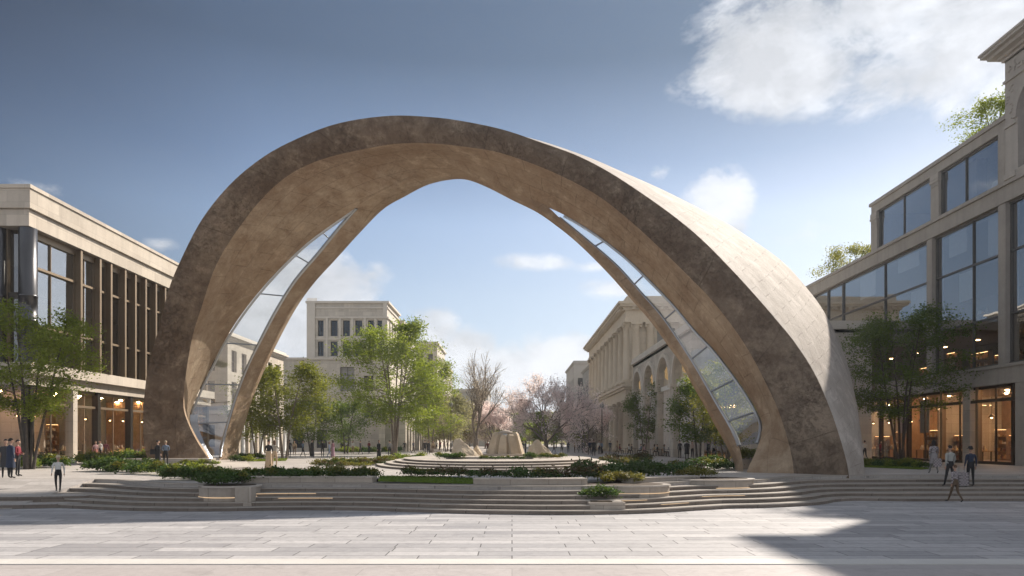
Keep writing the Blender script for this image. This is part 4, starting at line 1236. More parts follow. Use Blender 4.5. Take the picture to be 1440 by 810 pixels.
def left_rear_building():
    X = -33.6
    b = thing('corniced_stone_building', 'pale corniced stone building with white columns behind the arch left foot', 'building', (X, 92, 0))
    E = fpt((X, 84, 0), (0, 1, 0), (1, 0, 0)); S = fpt((X, 84, 0), (-1, 0, 0), (0, -1, 0))
    mb = MB()
    o1 = [(1.2 + 3.2 * k, 2.8 + 3.2 * k, z, z + 2.6) for k in range(6) for z in (6.2, 10.0)]
    og = [(0.8 + 3.2 * k, 3.2 + 3.2 * k, 0.2, 4.4) for k in range(6)]
    facade(mb, E, 0, 20.6, 0, 13.6, o1 + og, 0.4); facade(mb, S, 0, 14, 0, 13.6, [(a, a + 1.6, z, z + 2.6) for a in (1.5, 4.7, 7.9, 11.1) for z in (1, 6.2, 10)], 0.4)
    mb.b2(X - 14, X - 0.5, 84.5, 104.6, 0, 13.5); mb.build('wall', M['lime'], b)
    for w in o1: window(b, E, *w, 0.4, M['bronze'], M['panegrey'], 2, 2)
    for w in og: window(b, E, *w, 0.4, M['bronze'], M['dark'], 2, 1)
    for w in [(a, a + 1.6, z, z + 2.6) for a in (1.5, 4.7, 7.9, 11.1) for z in (1, 6.2, 10)]: window(b, S, *w, 0.4, M['bronze'], M['panegrey'], 2, 2)
    mb = MB(); cornice(mb, X - 14, X, 84, 104.6, 13.6, ((0.1, 0.2), (0.35, 0.25), (0.6, 0.25), (0.3, 0.3)))
    fbox(mb, E, 0, 20.6, 4.9, 5.3, 0.003, 0.25); fbox(mb, S, 0, 14, 4.9, 5.3, 0.003, 0.25)
    mb.build('cornice', M['cream2'], b)
    for k in range(7):
        c = E(0.35 + 3.2 * k + 0.05, 0, 0.45)
        MB().lathe([(0.34, 0), (0.34, 0.25), (0.26, 0.3), (0.22, 4.4), (0.32, 4.55), (0.36, 4.88)], (c[0], c[1], 0), 14).build('column', M['white'], b)
left_rear_building()

# ------------------------------------------------------------------ colonnade building and hall (right of centre)
def colonnade_building():
    X, Y0, Y1 = 16.5, 100.0, 146.0
    b = thing('colonnade_building', 'brown sandstone classical building with giant columns and heavy cornice right of centre', 'building', (X, Y0, 0))
    W = fpt((X, Y0, 0), (0, 1, 0), (-1, 0, 0)); S = fpt((X, Y0, 0), (1, 0, 0), (0, -1, 0))
    L, D = Y1 - Y0, 26.0
    mb = MB()
    wo = [(2.0 + 5.0 * k, 4.4 + 5.0 * k, z, z + h) for k in range(9) for z, h in ((0.6, 5.6), (10.8, 6.4))]
    so_ = [(0.9 + 3.0, 2.6 + 3.0 + 0.9, 10.9, 17.6)]
    facade(mb, W, 0, L, 0, 21.8, wo, 0.9); facade(mb, S, 0, D, 0, 21.8, so_ + [(9.4, 12.2, 10.9, 17.6), (15, 18, 10.9, 17.6)], 0.5)
    mb.b2(X + 1.0, X + D, Y0 + 1.0, Y1, 0, 21.6)
    mb.build('wall', M['ochre'], b)
    for w in wo: window(b, W, *w, 0.9, M['bronze'], M['dark'] if w[2] < 5 else M['panegrey'], 2, 4, 0.08)
    window(b, S, *so_[0], 0.5, M['bronze'], M['panelgrey'], 1, 1, 0.05)
    for w in ((9.4, 12.2, 10.9, 17.6), (15, 18, 10.9, 17.6)): window(b, S, *w, 0.5, M['bronze'], M['panegrey'], 3, 4, 0.08)
    # entablatures
    mb = MB()
    for z, h, o in ((7.4, 0.5, 0.75), (7.9, 1.0, 0.6), (8.9, 0.35, 0.9), (9.25, 0.3, 1.15), (9.55, 0.35, 0.7), (18.3, 0.5, 0.75), (18.8, 1.2, 0.62), (20.0, 0.4, 1.0), (20.4, 0.3, 1.5), (20.7, 0.35, 1.75)):
        mb.b2(X - o, X + D + o, Y0 - o, Y1 + o, z, z + h - 0.003)
    mb.b2(X - 0.4, X + D, Y0 - 0.4, Y1, 21.05, 22.0)
    for k in range(46): fbox(mb, W, 0.2 + k, 0.6 + k, 20.02, 20.38, 1.0, 1.4)
    for k in range(26): fbox(mb, S, 0.2 + k, 0.6 + k, 20.02, 20.38, 1.0, 1.4)
    mb.build('entablature', M['ochre2'], b)
    def col(c, z0, z1, r):
        h = z1 - z0
        mb = MB()
        mb.b2(c[0] - r * 1.35, c[0] + r * 1.35, c[1] - r * 1.35, c[1] + r * 1.35, z0, z0 + 0.3)
        mb.lathe([(r * 1.25, z0 + 0.3), (r * 1.3, z0 + 0.42), (r, z0 + 0.6), (r * 0.98, z0 + h * 0.4), (r * 0.84, z1 - 1.0), (r * 0.95, z1 - 0.95), (r * 0.9, z1 - 0.85), (r * 1.25, z1 - 0.3)], (c[0], c[1], 0), 16)
        mb.b2(c[0] - r * 1.35, c[0] + r * 1.35, c[1] - r * 1.35, c[1] + r * 1.35, z1 - 0.3, z1)
        for sx in (-1, 1): mb.lathe([(0.05, -0.2), (0.2, -0.1), (0.2, 0.1), (0.05, 0.2)], (c[0] + sx * r * 1.1, c[1] - r * 0.9, z1 - 0.5), 8)
        mb.build('column', M['ochre2'], b)
    for k in range(10):
        c = W(0.7 + 5.0 * k, 0, 0.2)
        col(c, 9.9, 18.3, 0.62); col(c, 0.0, 7.4, 0.62)
    for u in (0.9, 2.9, 7.6, 8.8, 13.4, 14.4):
        c = S(u, 0, 0.15); col(c, 9.9, 18.3, 0.6)
    for u in (0.9, 2.9): col(S(u, 0, 0.15), 0.0, 7.4, 0.6)
colonnade_building()

def arched_hall():
    X, Y0, Y1 = 16.9, 67.0, 99.2
    b = thing('arched_hall', 'grey stone hall with tall glazed arches and slim white mullions beside the colonnade', 'building', (X, 80, 0))
    W = fpt((X, Y0, 0), (0, 1, 0), (-1, 0, 0)); S = fpt((X, Y0, 0), (1, 0, 0), (0, -1, 0))
    ops = [(0.9 + 8.1 * k, 7.5 + 8.1 * k, 0.0, 11.0, True) for k in range(4)]
    so_ = [(1.2 + 5.2 * k, 4.8 + 5.2 * k, 0.0, 7.6, True) for k in range(3)]
    mb = MB()
    facade(mb, W, 0, Y1 - Y0, 0, 12.2, ops, 0.9); facade(mb, S, 0, 17, 0, 12.2, so_, 0.6)
    mb.build('wall', M['hall'], b)
    mb = MB()
    mb.b2(X - 0.35, X + 17.3, Y0 - 0.35, Y1, 12.2, 12.6); mb.b2(X - 0.2, X + 17.2, Y0 - 0.2, Y1, 12.61, 13.0)
    mb.build('parapet', M['cream2'], b)
    for o in ops:
        mb = MB()
        archring(mb, W, (o[0] + o[1]) / 2, o[3] - 3.3, 3.32, 3.75, 0.003, 0.2, 20)
        fbox(mb, W, o[0] - 0.65, o[0] - 0.02, 7.4, 7.75, 0.003, 0.3); fbox(mb, W, o[1] + 0.02, o[1] + 0.65, 7.4, 7.75, 0.003, 0.3)
        mb.build('arch_surround', M['cream2'], b)
    MB().b2(X, X + 17, Y0, Y1, 11.9, 12.19).build('roof', M['roof'], b)
    room(b, X + 1.2, X + 12, Y0 + 1, Y1 - 0.4, 0.03, 11.7, M['room'], M['shopfloor'], M['ceil'], 'ws', 'hall_room')
    for o in ops:
        w = MB()
        n = 5
        r = 3.3; zc = o[3] - r; uc = (o[0] + o[1]) / 2
        for k in range(1, n):
            u = o[0] + (o[1] - o[0]) * k / n
            zt = zc + math.sqrt(max(0, r * r - (u - uc) ** 2)) if abs(u - uc) < r else zc
            fbox(w, W, u - 0.11, u + 0.11, 0, 7.4 if k in (1, 4) else 7.4, -0.75, -0.45)
        fbox(w, W, o[0], o[1], 7.4, 7.9, -0.8, -0.4)
        wo = w.build('arched_window', M['white'], b)
        g = MB(); g.add([W(o[0], 0, -0.7), W(o[1], 0, -0.7), W(o[1], 7.5, -0.7), W(o[0], 7.5, -0.7)], [(0, 1, 2, 3)])
        p = g.build('pane', M['g_dark'], b); p.parent = wo
        nb = MB(); K = 16
        pts = [W(uc - r * math.cos(math.pi * k / K), zc + r * math.sin(math.pi * k / K), -0.72) for k in range(K + 1)]
        nb.add(pts, [tuple(range(K + 1))]); nb.build('niche_back', M['ochre'], b)
        c = W(uc, 8.5, -0.45)
        MB().lathe([(0.08, 0), (0.3, 0.25), (0.34, 1.0), (0.2, 1.3), (0.05, 1.55)], c, 10).build('niche_lantern', M['lamp3'], b)
    for o in so_:
        w = MB()
        for k in range(1, 3): fbox(w, S, o[0] + 1.2 * k - 0.06, o[0] + 1.2 * k + 0.06, 0, 5.7, -0.5, -0.3)
        wo = w.build('arched_window', M['bronze'], b)
        g = MB(); g.add([S(o[0], 0, -0.45), S(o[1], 0, -0.45), S(o[1], 7.6, -0.45), S(o[0], 7.6, -0.45)], [(0, 1, 2, 3)])
        p = g.build('pane', M['g_shop'], b); p.parent = wo
    for y in (71, 75, 79, 84, 89, 94):
        for x in (X + 3, X + 7): MB().b2(x - 0.8, x + 0.8, y - 0.12, y + 0.12, 5.4, 5.5).build('hanging_lamp', M['bulb'], b)
arched_hall()

def simple_block(name, label, x0, x1, y0, y1, h, mat, side, group=None, step=3.4):
    b = thing(name, label, 'building', ((x0 + x1) / 2, y0, 0), 0, group)
    S = fpt((x0, y0, 0), (1, 0, 0), (0, -1, 0))
    if side > 0: E = fpt((x1, y0, 0), (0, 1, 0), (1, 0, 0))
    else: E = fpt((x0, y0, 0), (0, 1, 0), (-1, 0, 0))
    L, W = y1 - y0, x1 - x0
    zs = [1.2 + 3.7 * k for k in range(int((h - 1.5) / 3.7))]
    o1 = [(a, a + 1.5, z, z + 2.2) for a in [1 + step * k for k in range(int((W - 1.6) / step) + 1)] if a + 1.5 < W for z in zs]
    o2 = [(a, a + 1.5, z, z + 2.2) for a in [1 + step * k for k in range(int((L - 1.6) / step) + 1)] if a + 1.5 < L for z in zs]
    mb = MB(); facade(mb, S, 0, W, 0, h, o1, 0.35); facade(mb, E, 0, L, 0, h, o2, 0.35)
    mb.b2(x0 + 0.4, x1 - 0.4, y0 + 0.4, y1, 0, h - 0.1); mb.build('wall', mat, b)
    for o, f in ((o1, S), (o2, E)):
        for w in o: window(b, f, *w, 0.35, M['bronze'], M['panegrey'], 1, 2)
    mb = MB(); cornice(mb, x0, x1, y0, y1, h, ((0.25, 0.25), (0.4, 0.25), (0.1, 0.4))); mb.build('roof', M['far'], b)
    return b
simple_block('office_block', 'plain grey block just beyond the colonnade building on the right side', 17.5, 34, 156, 176, 18.2, M['far2'], -1)
simple_block('office_block', 'taller grey block farthest down the street on its right side', 16.2, 34, 186, 212, 21.8, M['far'], -1)
simple_block('far_house', 'long pale block with grey roof seen behind the bare tree', -20, -7.5, 222, 250, 17.0, M['far2'], 1)
simple_block('far_house', 'small cream house far off between the bare tree and pink trees', 8, 22, 395, 420, 14.0, M['cream2'], -1)
simple_block('far_house', 'low pale far house left of the small cream house', -14, -2, 430, 450, 9.0, M['far'], 1)
# ------------------------------------------------------------------ vegetation
def leaf_quads(c, size, rng, elong=1.7, flat=0.5):
    n = len(c)
    a = rng.normal(size=(n, 3)); a[:, 2] *= flat; a /= np.linalg.norm(a, axis=1, keepdims=True) + 1e-9
    nr = rng.normal(size=(n, 3)); nr[:, 2] += 0.8
    b = np.cross(a, nr); b /= np.linalg.norm(b, axis=1, keepdims=True) + 1e-9
    s = size * rng.uniform(0.6, 1.25, size=(n, 1))
    nrm = np.cross(a, b)
    v = np.empty((n, 4, 3))
    v[:, 0] = c - a * s * 0.5
    v[:, 1] = c + b * s / elong * 0.5 + nrm * s * 0.08
    v[:, 2] = c + a * s * 0.5
    v[:, 3] = c - b * s / elong * 0.5 + nrm * s * 0.08
    return v.reshape(-1, 3)

def gen_tree(name, seed, H, RR, z0, ntr, nleaf, lsize, lm, bm, tr=0.13, clump=0.42, shape=0.9, lean=0.12, nbr=26, gap=0.0):
    rng = np.random.default_rng(seed)
    root = bpy.data.objects.new(name, None); COL.objects.link(root)
    tb = MB(); clumps = []
    env = lambda t: 1.14 * RR * max(0.12, (1 - abs(2 * t - shape) ** 2.2 / 1.35)) if True else 0
    for k in range(ntr):
        g = 2 * math.pi * (k + rng.uniform(-0.2, 0.2)) / max(ntr, 1)
        ln = (lean if ntr > 1 else 0.03) * rng.uniform(0.7, 1.3)
        Ht = H * rng.uniform(0.86, 0.97) if k else H * 0.96
        base = np.array([math.cos(g), math.sin(g), 0]) * (0.18 * (ntr > 1)) * rng.uniform(0.6, 1.6)
        pts = []
        wob = rng.normal(size=2) * 0.012 * H
        for q in range(9):
            f = q / 8
            pts.append(base + np.array([math.cos(g) * ln * H * f ** 1.3 + wob[0] * math.sin(3 * f), math.sin(g) * ln * H * f ** 1.3 + wob[1] * math.sin(4 * f), Ht * f]))
        r0 = tr * (0.75 if ntr > 1 else 1.0)
        tb.tube(pts, [r0 * (1 - f) ** 0.8 + 0.012 + (0.35 * r0 if f == 0 else 0) for f in np.linspace(0, 1, 9)], 7)
        nb = max(6, nbr // ntr)
        for j in range(nb):
            t = (j + rng.uniform(0, 1)) / nb
            z = z0 + (Ht - z0) * t * 0.97
            f = z / Ht; q = min(int(f * 8), 7); p = pts[q] + (pts[q + 1] - pts[q]) * (f * 8 - q)
            az = g + (rng.uniform(-1.7, 1.7) if ntr > 1 else j * 2.4 + rng.uniform(-0.5, 0.5))
            L = max(0.5, env(t) * rng.uniform(0.65, 1.08) - np.linalg.norm(p[:2]) * 0.6)
            up = rng.uniform(0.25, 0.75) * (0.6 + t)
            d = np.array([math.cos(az), math.sin(az), up]); d /= np.linalg.norm(d)
            bp = [p]
            for s in range(4):
                d = d + rng.normal(size=3) * 0.13 + np.array([0, 0, -0.05]); d /= np.linalg.norm(d)
                bp.append(bp[-1] + d * L / 4)
            rb = 0.035 * tr / 0.13 * (1.2 - 0.7 * t)
            tb.tube(bp, [rb, rb * 0.8, rb * 0.6, rb * 0.4, 0.006], 4, cap=False)
            for s in range(2, 5): clumps.append((bp[s], 0.75 + 0.25 * s / 4))
            for s in (1, 2, 3, 3):
                d2 = d + rng.normal(size=3) * 0.8; d2[2] = abs(d2[2]) * 0.4; d2 /= np.linalg.norm(d2)
                e = bp[s] + d2 * L * rng.uniform(0.25, 0.5)
                tb.tube([bp[s], (bp[s] + e) / 2 + rng.normal(size=3) * 0.05, e], [rb * 0.5, rb * 0.3, 0.005], 3, cap=False)
                clumps.append((e, 0.8)); clumps.append(((bp[s] + e) / 2, 0.6))
        clumps.append((pts[8], 0.7)); clumps.append((pts[7], 0.8))
    nleaf = int(nleaf * 1.75)
    keep = [c for c in clumps if rng.uniform() > gap]
    w = np.array([c[1] * rng.uniform(0.4, 1.5) for c in keep]); w /= w.sum()
    idx = rng.choice(len(keep), size=nleaf, p=w)
    cc = np.array([c[0] for c in keep])[idx]
    off = rng.normal(size=(nleaf, 3)) * clump; off[:, 2] *= 0.62
    c = cc + off
    tb.build('trunk', bm, root, local=True)
    np_mesh('crown', leaf_quads(c, lsize, rng), 4, lm, root)
    return root

def put_tree(o, loc, label, group=None, cat='tree', rz=0.0, sc=1.0):
    o.location = loc; o.rotation_euler = (0, 0, rz); o.scale = (sc, sc, sc)
    return tag(o, label, cat, group)

def at(px, d, z=0.0): return Vector((XD(px, d), d, z))

put_tree(gen_tree('tree', 11, 16.0, 6.0, 3.6, 5, 15000, 0.27, M['leaf'], M['bark'], 0.17, 0.55, 0.95, 0.15, 60), at(554, 84), 'tall bright green multi-stem tree standing in front of the square tower')
put_tree(gen_tree('tree', 12, 9.4, 4.1, 2.4, 2, 9000, 0.22, M['leaf'], M['bark'], 0.13, 0.48, 0.9, 0.14, 44), at(401, 68), 'round fresh green tree just right of the arch left foot', rz=1.0)
put_tree(gen_tree('tree', 13, 9.9, 3.5, 3.0, 4, 11000, 0.16, M['leaf'], M['bark_d'], 0.1, 0.34, 1.0, 0.17, 52, 0.12), at(40, 42.5), 'leafy green tree in front of the fin clad building corner')
put_tree(gen_tree('tree', 14, 12.0, 4.5, 3.5, 4, 11500, 0.175, M['leaf_d'], M['bark_d'], 0.11, 0.38, 0.95, 0.16, 52, 0.22), at(1267, 52.5), 'dark green multi-stem tree in front of the right shop windows')
put_tree(gen_tree('tree', 15, 7.0, 2.1, 1.6, 2, 5200, 0.2, M['leaf_d'], M['bark_d'], 0.1, 0.36, 0.8, 0.1, 30), at(982, 60), 'compact dark green tree beside the arch right rear rib')
put_tree(gen_tree('tree', 16, 8.6, 2.3, 2.0, 2, 3600, 0.2, M['leaf_d'], M['bark'], 0.09, 0.42, 1.0, 0.1, 26, 0.25), at(906, 84), 'slender airy green tree in front of the tall glazed arches')
put_tree(gen_tree('tree', 17, 8.2, 2.9, 1.6, 3, 6500, 0.18, M['leaf_y'], M['bark'], 0.09, 0.42, 1.0, 0.12, 36), at(1022, 56), 'yellow green tree seen through the arch right glazing')
put_tree(gen_tree('tree', 18, 13.0, 4.2, 2.6, 3, 7000, 0.28, M['leaf'], M['bark'], 0.13, 0.55, 0.9, 0.12, 36, 0.15), at(606, 102), 'lighter green tree just behind the tall multi-stem tree')
put_tree(gen_tree('tree', 19, 7.5, 3.2, 1.8, 2, 3600, 0.26, M['leaf_d'], M['bark_d'], 0.12, 0.5, 0.8, 0.12, 30), at(487, 96), 'low dark green tree against the wall left of the tall tree')
put_tree(gen_tree('tree', 20, 7.4, 2.6, 1.8, 2, 3200, 0.26, M['leaf_d'], M['bark_d'], 0.12, 0.5, 0.8, 0.12, 30), at(438, 92), 'dark green tree half hidden behind the round fresh green tree')
put_tree(gen_tree('tree', 21, 6.4, 2.4, 2.0, 2, 3000, 0.24, M['leaf'], M['bark'], 0.11, 0.45, 0.9, 0.12, 28), at(362, 76), 'light green tree close behind the arch left rear rib')
# trees on the right roofs
put_tree(gen_tree('roof_tree', 22, 3.6, 2.3, 0.4, 2, 3400, 0.17, M['leaf'], M['bark_d'], 0.06, 0.34, 0.9, 0.2, 24), (36.9, 54.5, 24.2), 'bushy roof tree beside the carved corner tower')
put_tree(gen_tree('roof_tree', 23, 3.4, 3.3, 0.2, 3, 3600, 0.19, M['leaf_y'], M['bark_d'], 0.06, 0.38, 0.8, 0.35, 24), (37.6, 78.5, 19.5), 'wide pale green roof tree on the lower roof terrace')

# ---- branching trees without dense leaves
def gen_branchy(name, seed, H, RR, fork, bm, tips=None, tm=None, r0=0.28, depth=6, up=0.55, ang=0.6, tsize=0.18, per=5, lead=1.0):
    rng = np.random.default_rng(seed)
    root = bpy.data.objects.new(name, None); COL.objects.link(root)
    tb = MB(); ends = []
    def rec(p, d, L, r, k):
        pts = [p]; dd = d.copy()
        for s in range(3):
            dd = dd + rng.normal(size=3) * 0.10 + np.array([0, 0, 0.05 * up]); dd /= np.linalg.norm(dd)
            pts.append(pts[-1] + dd * L / 3)
        tb.tube(pts, [r, r * 0.88, r * 0.78, r * 0.68], 6 if k < 2 else (4 if k < 4 else 3), cap=False)
        if k >= depth - 2:
            for q in pts[1:]: ends.append(q)
        if k >= depth: return
        nch = 3 if rng.uniform() < 0.62 else 2
        g0 = rng.uniform(0, 6.28)
        for j in range(nch):
            ax = np.cross(dd, [0.3, 0.1, 1.0]); ax /= np.linalg.norm(ax) + 1e-9
            bx_ = np.cross(dd, ax)
            g = g0 + 2 * math.pi * j / nch + rng.uniform(-0.4, 0.4)
            a = ang * rng.uniform(0.55, 1.15) * (0.35 if (j == 0 and lead > 1.0) else 1.0)
            nd = dd * math.cos(a) + (ax * math.cos(g) + bx_ * math.sin(g)) * math.sin(a)
            nd[2] += 0.12 * up; nd /= np.linalg.norm(nd)
            rec(pts[-1] if j < 2 else pts[2], nd, L * rng.uniform(0.66, 0.86) * (1.1 if j == 0 else 1.0), r * (0.66 if j else 0.72), k + 1)
    tb.tube([(0, 0, -0.05), (0.02, 0, fork * 0.4), (0.05, 0.03, fork)], [r0 * 1.35, r0 * 1.02, r0 * 0.95], 9, cap=False)
    base = np.array([0.05, 0.03, fork])
    nst = 4 if lead <= 1.0 else 3
    L0 = (H - fork) * 0.30
    for j in range(nst):
        g = 2 * math.pi * j / nst + rng.uniform(-0.3, 0.3)
        s = RR / H * 1.15 if not (lead > 1.0 and j == 0) else 0.1
        d = np.array([math.cos(g) * s, math.sin(g) * s, 1.0 * up + 0.35]); d /= np.linalg.norm(d)
        rec(base, d, L0 * (1.25 if (lead > 1 and j == 0) else 1.0), r0 * 0.62, 1)
    # fit to the wanted height and spread
    v = np.array(tb.v); sz = H / v[:, 2].max(); sr = RR / np.percentile(np.hypot(v[:, 0], v[:, 1]), 97)
    t = np.clip(v[:, 2:3] / max(fork, 0.1), 0, 1)
    v[:, :2] *= 1 + (sr - 1) * np.clip((v[:, 2:3] - fork * 0.6) / (H * 0.25), 0, 1); v[:, 2] *= sz
    tb.v = [tuple(p) for p in v]
    tb.build('trunk', bm, root, local=True)
    if tm is not None:
        e = np.array(ends); e2 = e.copy()
        e2[:, :2] *= 1 + (sr - 1) * np.clip((e[:, 2:3] - fork * 0.6) / (H * 0.25), 0, 1); e2[:, 2] *= sz
        c = np.repeat(e2, per, axis=0); c = c + rng.normal(size=c.shape) * 0.24
        np_mesh('crown', leaf_quads(c, tsize, rng, 1.25, 1.0), 4, tm, root)
    return root
put_tree(gen_branchy('bare_tree', 31, 11.8, 3.9, 2.6, M['bark'], None, M['leaf_t'], 0.27, 6, 0.85, 0.5, 0.09, 3, 1.3), at(669, 76), 'tall bare winter tree with pale twigs behind the left boulder')
put_tree(gen_branchy('blossom_tree', 32, 10.2, 6.3, 1.5, M['bark'], None, M['blossom'], 0.26, 6, 0.35, 0.62, 0.17, 9), at(768, 92), 'wide pink blossom tree with dark forking limbs behind the right boulder')
put_tree(gen_branchy('blossom_tree', 33, 8.8, 5.0, 1.5, M['bark'], None, M['blossom'], 0.26, 6, 0.4, 0.6, 0.17, 9), at(826, 104), 'pink blossom tree close to the colonnade building', rz=1.0)
put_tree(gen_branchy('blossom_tree', 34, 9.0, 4.6, 1.5, M['bark'], None, M['blossom'], 0.26, 6, 0.5, 0.6, 0.2, 9), at(694, 128), 'paler blossom tree farther back behind the bare tree', rz=2.0)

# ---- rows of farther trees
FT = [gen_tree('street_tree', 41, 10, 3.6, 2.0, 2, 3200, 0.36, M['leaf_s'], M['bark'], 0.12, 0.55, 0.9, 0.12, 26, 0.2),
      gen_tree('street_tree', 42, 10, 3.4, 2.0, 1, 3200, 0.36, M['leaf_t'], M['bark'], 0.13, 0.55, 0.9, 0.12, 26, 0.25),
      gen_tree('street_tree', 43, 10, 3.8, 1.6, 2, 3400, 0.38, M['leaf'], M['bark_d'], 0.13, 0.55, 0.9, 0.12, 26, 0.1)]
used = [False] * 3
far_trees = [(628, 112, 0, .95), (648, 120, 0, .9), (618, 128, 1, 1.0), (640, 140, 1, 1.05), (656, 150, 0, 1.0), (612, 150, 0, 1.15), (682, 150, 1, .85), (700, 165, 2, .8), (716, 175, 1, .95),
             (730, 165, 2, .85), (744, 190, 1, .9), (757, 175, 2, .9), (690, 200, 0, 1.0), (720, 215, 2, 1.1), (738, 230, 0, 1.0), (765, 215, 1, 1.1), (782, 170, 2, .85), (798, 150, 1, .9), (812, 140, 0, .8),
             (800, 190, 1, 1.0), (666, 210, 1, 1.1), (648, 230, 0, 1.2), (630, 190, 1, 1.1), (820, 126, 2, .62), (838, 118, 1, .6), (660, 128, 1, .7), (706, 240, 1, 1.2), (752, 260, 2, 1.2), (776, 250, 0, 1.2)]
for i, (px, d, k, s) in enumerate(far_trees):
    lb = ('pale yellow green spring tree in the distant rows down the street', 'tan leafless looking tree in the distant rows down the street', 'green tree in the distant rows down the street')[k]
    if not used[k]:
        used[k] = True; put_tree(FT[k], at(px, d), lb, 'distant trees down the street', rz=i * 1.3, sc=s)
    else: copy_tree(FT[k], at(px, d), i * 1.3, s, lb, 'distant trees down the street', 'tree')
# far-off wood that reads as one mass
rng = np.random.default_rng(9)
c = np.column_stack([rng.uniform(-260, 260, 26000), rng.uniform(300, 640, 26000), np.abs(rng.normal(0, 1, 26000)) * 4.2])
c[:, 2] *= 0.6 + 0.5 * np.sin(c[:, 0] * 0.11) ** 2
keep = ~((np.abs(c[:, 0] - 9) < 7) & (c[:, 1] > 380) & (c[:, 1] < 425))
c = c[keep]
tag(np_mesh('distant_wood', leaf_quads(c, 2.2, rng, 1.3, 0.8), 4, M['leaf_s']), kind='stuff')

# ---- shrubs
def gen_shrub(name, seed, r, h, n, ls, mats, petals=0):
    rng = np.random.default_rng(seed)
    cl = []
    for k in range(16):
        a = rng.uniform(0, 6.28); q = math.sqrt(rng.uniform(0, 1)) * r * 0.8
        zz = h * (0.35 + 0.55 * (1 - (q / r) ** 2) * rng.uniform(0.6, 1.15))
        cl.append((q * math.cos(a), q * math.sin(a), zz))
    cl = np.array(cl)
    idx = rng.integers(0, len(cl), n)
    c = cl[idx] + rng.normal(size=(n, 3)) * np.array([r * 0.24, r * 0.24, h * 0.17])
    c[:, 2] = np.abs(c[:, 2])
    v = leaf_quads(c, ls, rng, 1.8, 0.9)
    o = np_mesh(name, v, 4, mats)
    if petals:
        mi = np.zeros(n, np.int32); top = np.argsort(-c[:, 2] + rng.normal(size=n) * h * 0.2)[:petals]; mi[top] = 1
        o.data.polygons.foreach_set('material_index', mi)
    return o
SH = {}
for k in range(3): SH['d%d' % k] = gen_shrub('shrub', 50 + k, 0.5, 0.48, 620, 0.12, M['shrub'])
for k in range(2): SH['y%d' % k] = gen_shrub('shrub', 60 + k, 0.5, 0.42, 560, 0.115, M['shrub_y'])
SH['m0'] = gen_shrub('shrub', 70, 0.5, 0.5, 560, 0.12, [M['shrub'], M['shrub_y']], 170)
SH['r0'] = gen_shrub('shrub', 71, 0.5, 0.55, 560, 0.12, [M['shrub'], M['shrub_r']], 260)
SH['f0'] = gen_shrub('shrub', 72, 0.5, 0.5, 520, 0.12, [M['shrub'], M['petal']], 80)
SH['g0'] = gen_shrub('shrub', 73, 0.5, 0.55, 560, 0.13, M['leaf'])
sh_used = {k: False for k in SH}
srnd = random.Random(21)
def shrub(kind, loc, sc, label, group):
    keys = [k for k in SH if k[0] == kind]
    k = keys[srnd.randrange(len(keys))]
    s = (sc * srnd.uniform(0.85, 1.2), sc * srnd.uniform(0.85, 1.2), sc * srnd.uniform(0.8, 1.15)) if not hasattr(sc, '__len__') else sc
    o = SH[k]
    if sh_used[k]:
        o = o.copy(); COL.objects.link(o)
    sh_used[k] = True
    o.location = loc; o.scale = s; o.rotation_euler = (0, 0, srnd.uniform(0, 6.28))
    return tag(o, label, 'shrub', group)
def bed(kinds, pts, n, z, sc, label, group, jit=0.2, rows=1):
    """row of shrubs along photo points (px, depth)"""
    P_ = [at(a, b, z) for a, b in pts]
    seg = [(P_[i + 1] - P_[i]).length for i in range(len(P_) - 1)]; tot = sum(seg)
    for i in range(n):
        s = (i + 0.5) / n * tot; k = 0
        while k < len(seg) - 1 and s > seg[k]: s -= seg[k]; k += 1
        p = P_[k].lerp(P_[k + 1], s / seg[k])
        shrub(kinds[srnd.randrange(len(kinds))], (p.x + srnd.uniform(-jit, jit), p.y + srnd.uniform(-jit, jit), z), sc, label, group)
def X2(x, d): return 720 + x / d * 1000

# front hedges above the central steps
bed('ddm', [(236, 31.2), (300, 30.2), (345, 29.7)], 11, 0.0, 0.95, 'dark bushy shrub in the left planter above the steps', 'dark shrubs at the left end of the steps', 0.25)
bed('dmr', [(250, 32.5), (330, 31.5)], 6, 0.0, 0.95, 'dark bushy shrub in the left planter above the steps', 'dark shrubs at the left end of the steps', 0.25)
bed('dmm', [(345, 29.9), (440, 29.6), (527, 29.6)], 15, 0.1, 0.85, 'clipped green hedge shrub behind the left bench wall', 'hedge shrubs behind the left bench wall', 0.12)
bed('mdr', [(563, 29.6), (640, 29.3), (712, 29.1)], 12, 0.18, 0.72, 'small green shrub along the back of the lawn strip', 'small shrubs behind the lawn strip', 0.12)
shrub('d', at(729, 29.0), (1.25, 1.1, 1.15), 'large rounded dark green bush above the middle of the steps', None)
bed('rm', [(752, 28.9), (795, 28.9)], 4, 0.1, 0.8, 'low russet tinged shrub right of the rounded bush', 'russet shrubs right of the rounded bush', 0.1)
bed('ddd', [(822, 30.2), (880, 31.5), (955, 32.6)], 9, 0.05, 1.3, 'large dark green shrub in the right planter by the curved steps', 'large dark shrubs in the right planter', 0.25)
bed('dr', [(812, 29.2), (850, 29.6)], 3, 0.1, 1.05, 'dark russet shrub at the left end of the right planter', 'dark russet shrubs in the right planter', 0.15)
bed('yyy', [(848, 28.6), (895, 28.8)], 5, 0.05, 0.85, 'yellow flowered low shrub at the front of the right planter', 'yellow shrubs in front of the right planter', 0.15)
bed('rym', [(945, 33.5), (985, 33.8)], 4, 0.05, 1.1, 'mixed russet and yellow shrub behind the round stone planter', 'mixed shrubs behind the round planter', 0.2)
bed('yyy', [(958, 31.4), (996, 31.6)], 4, 0.1, 0.85, 'low yellow shrub on the round stone planter', 'yellow shrubs on the round planter', 0.12)
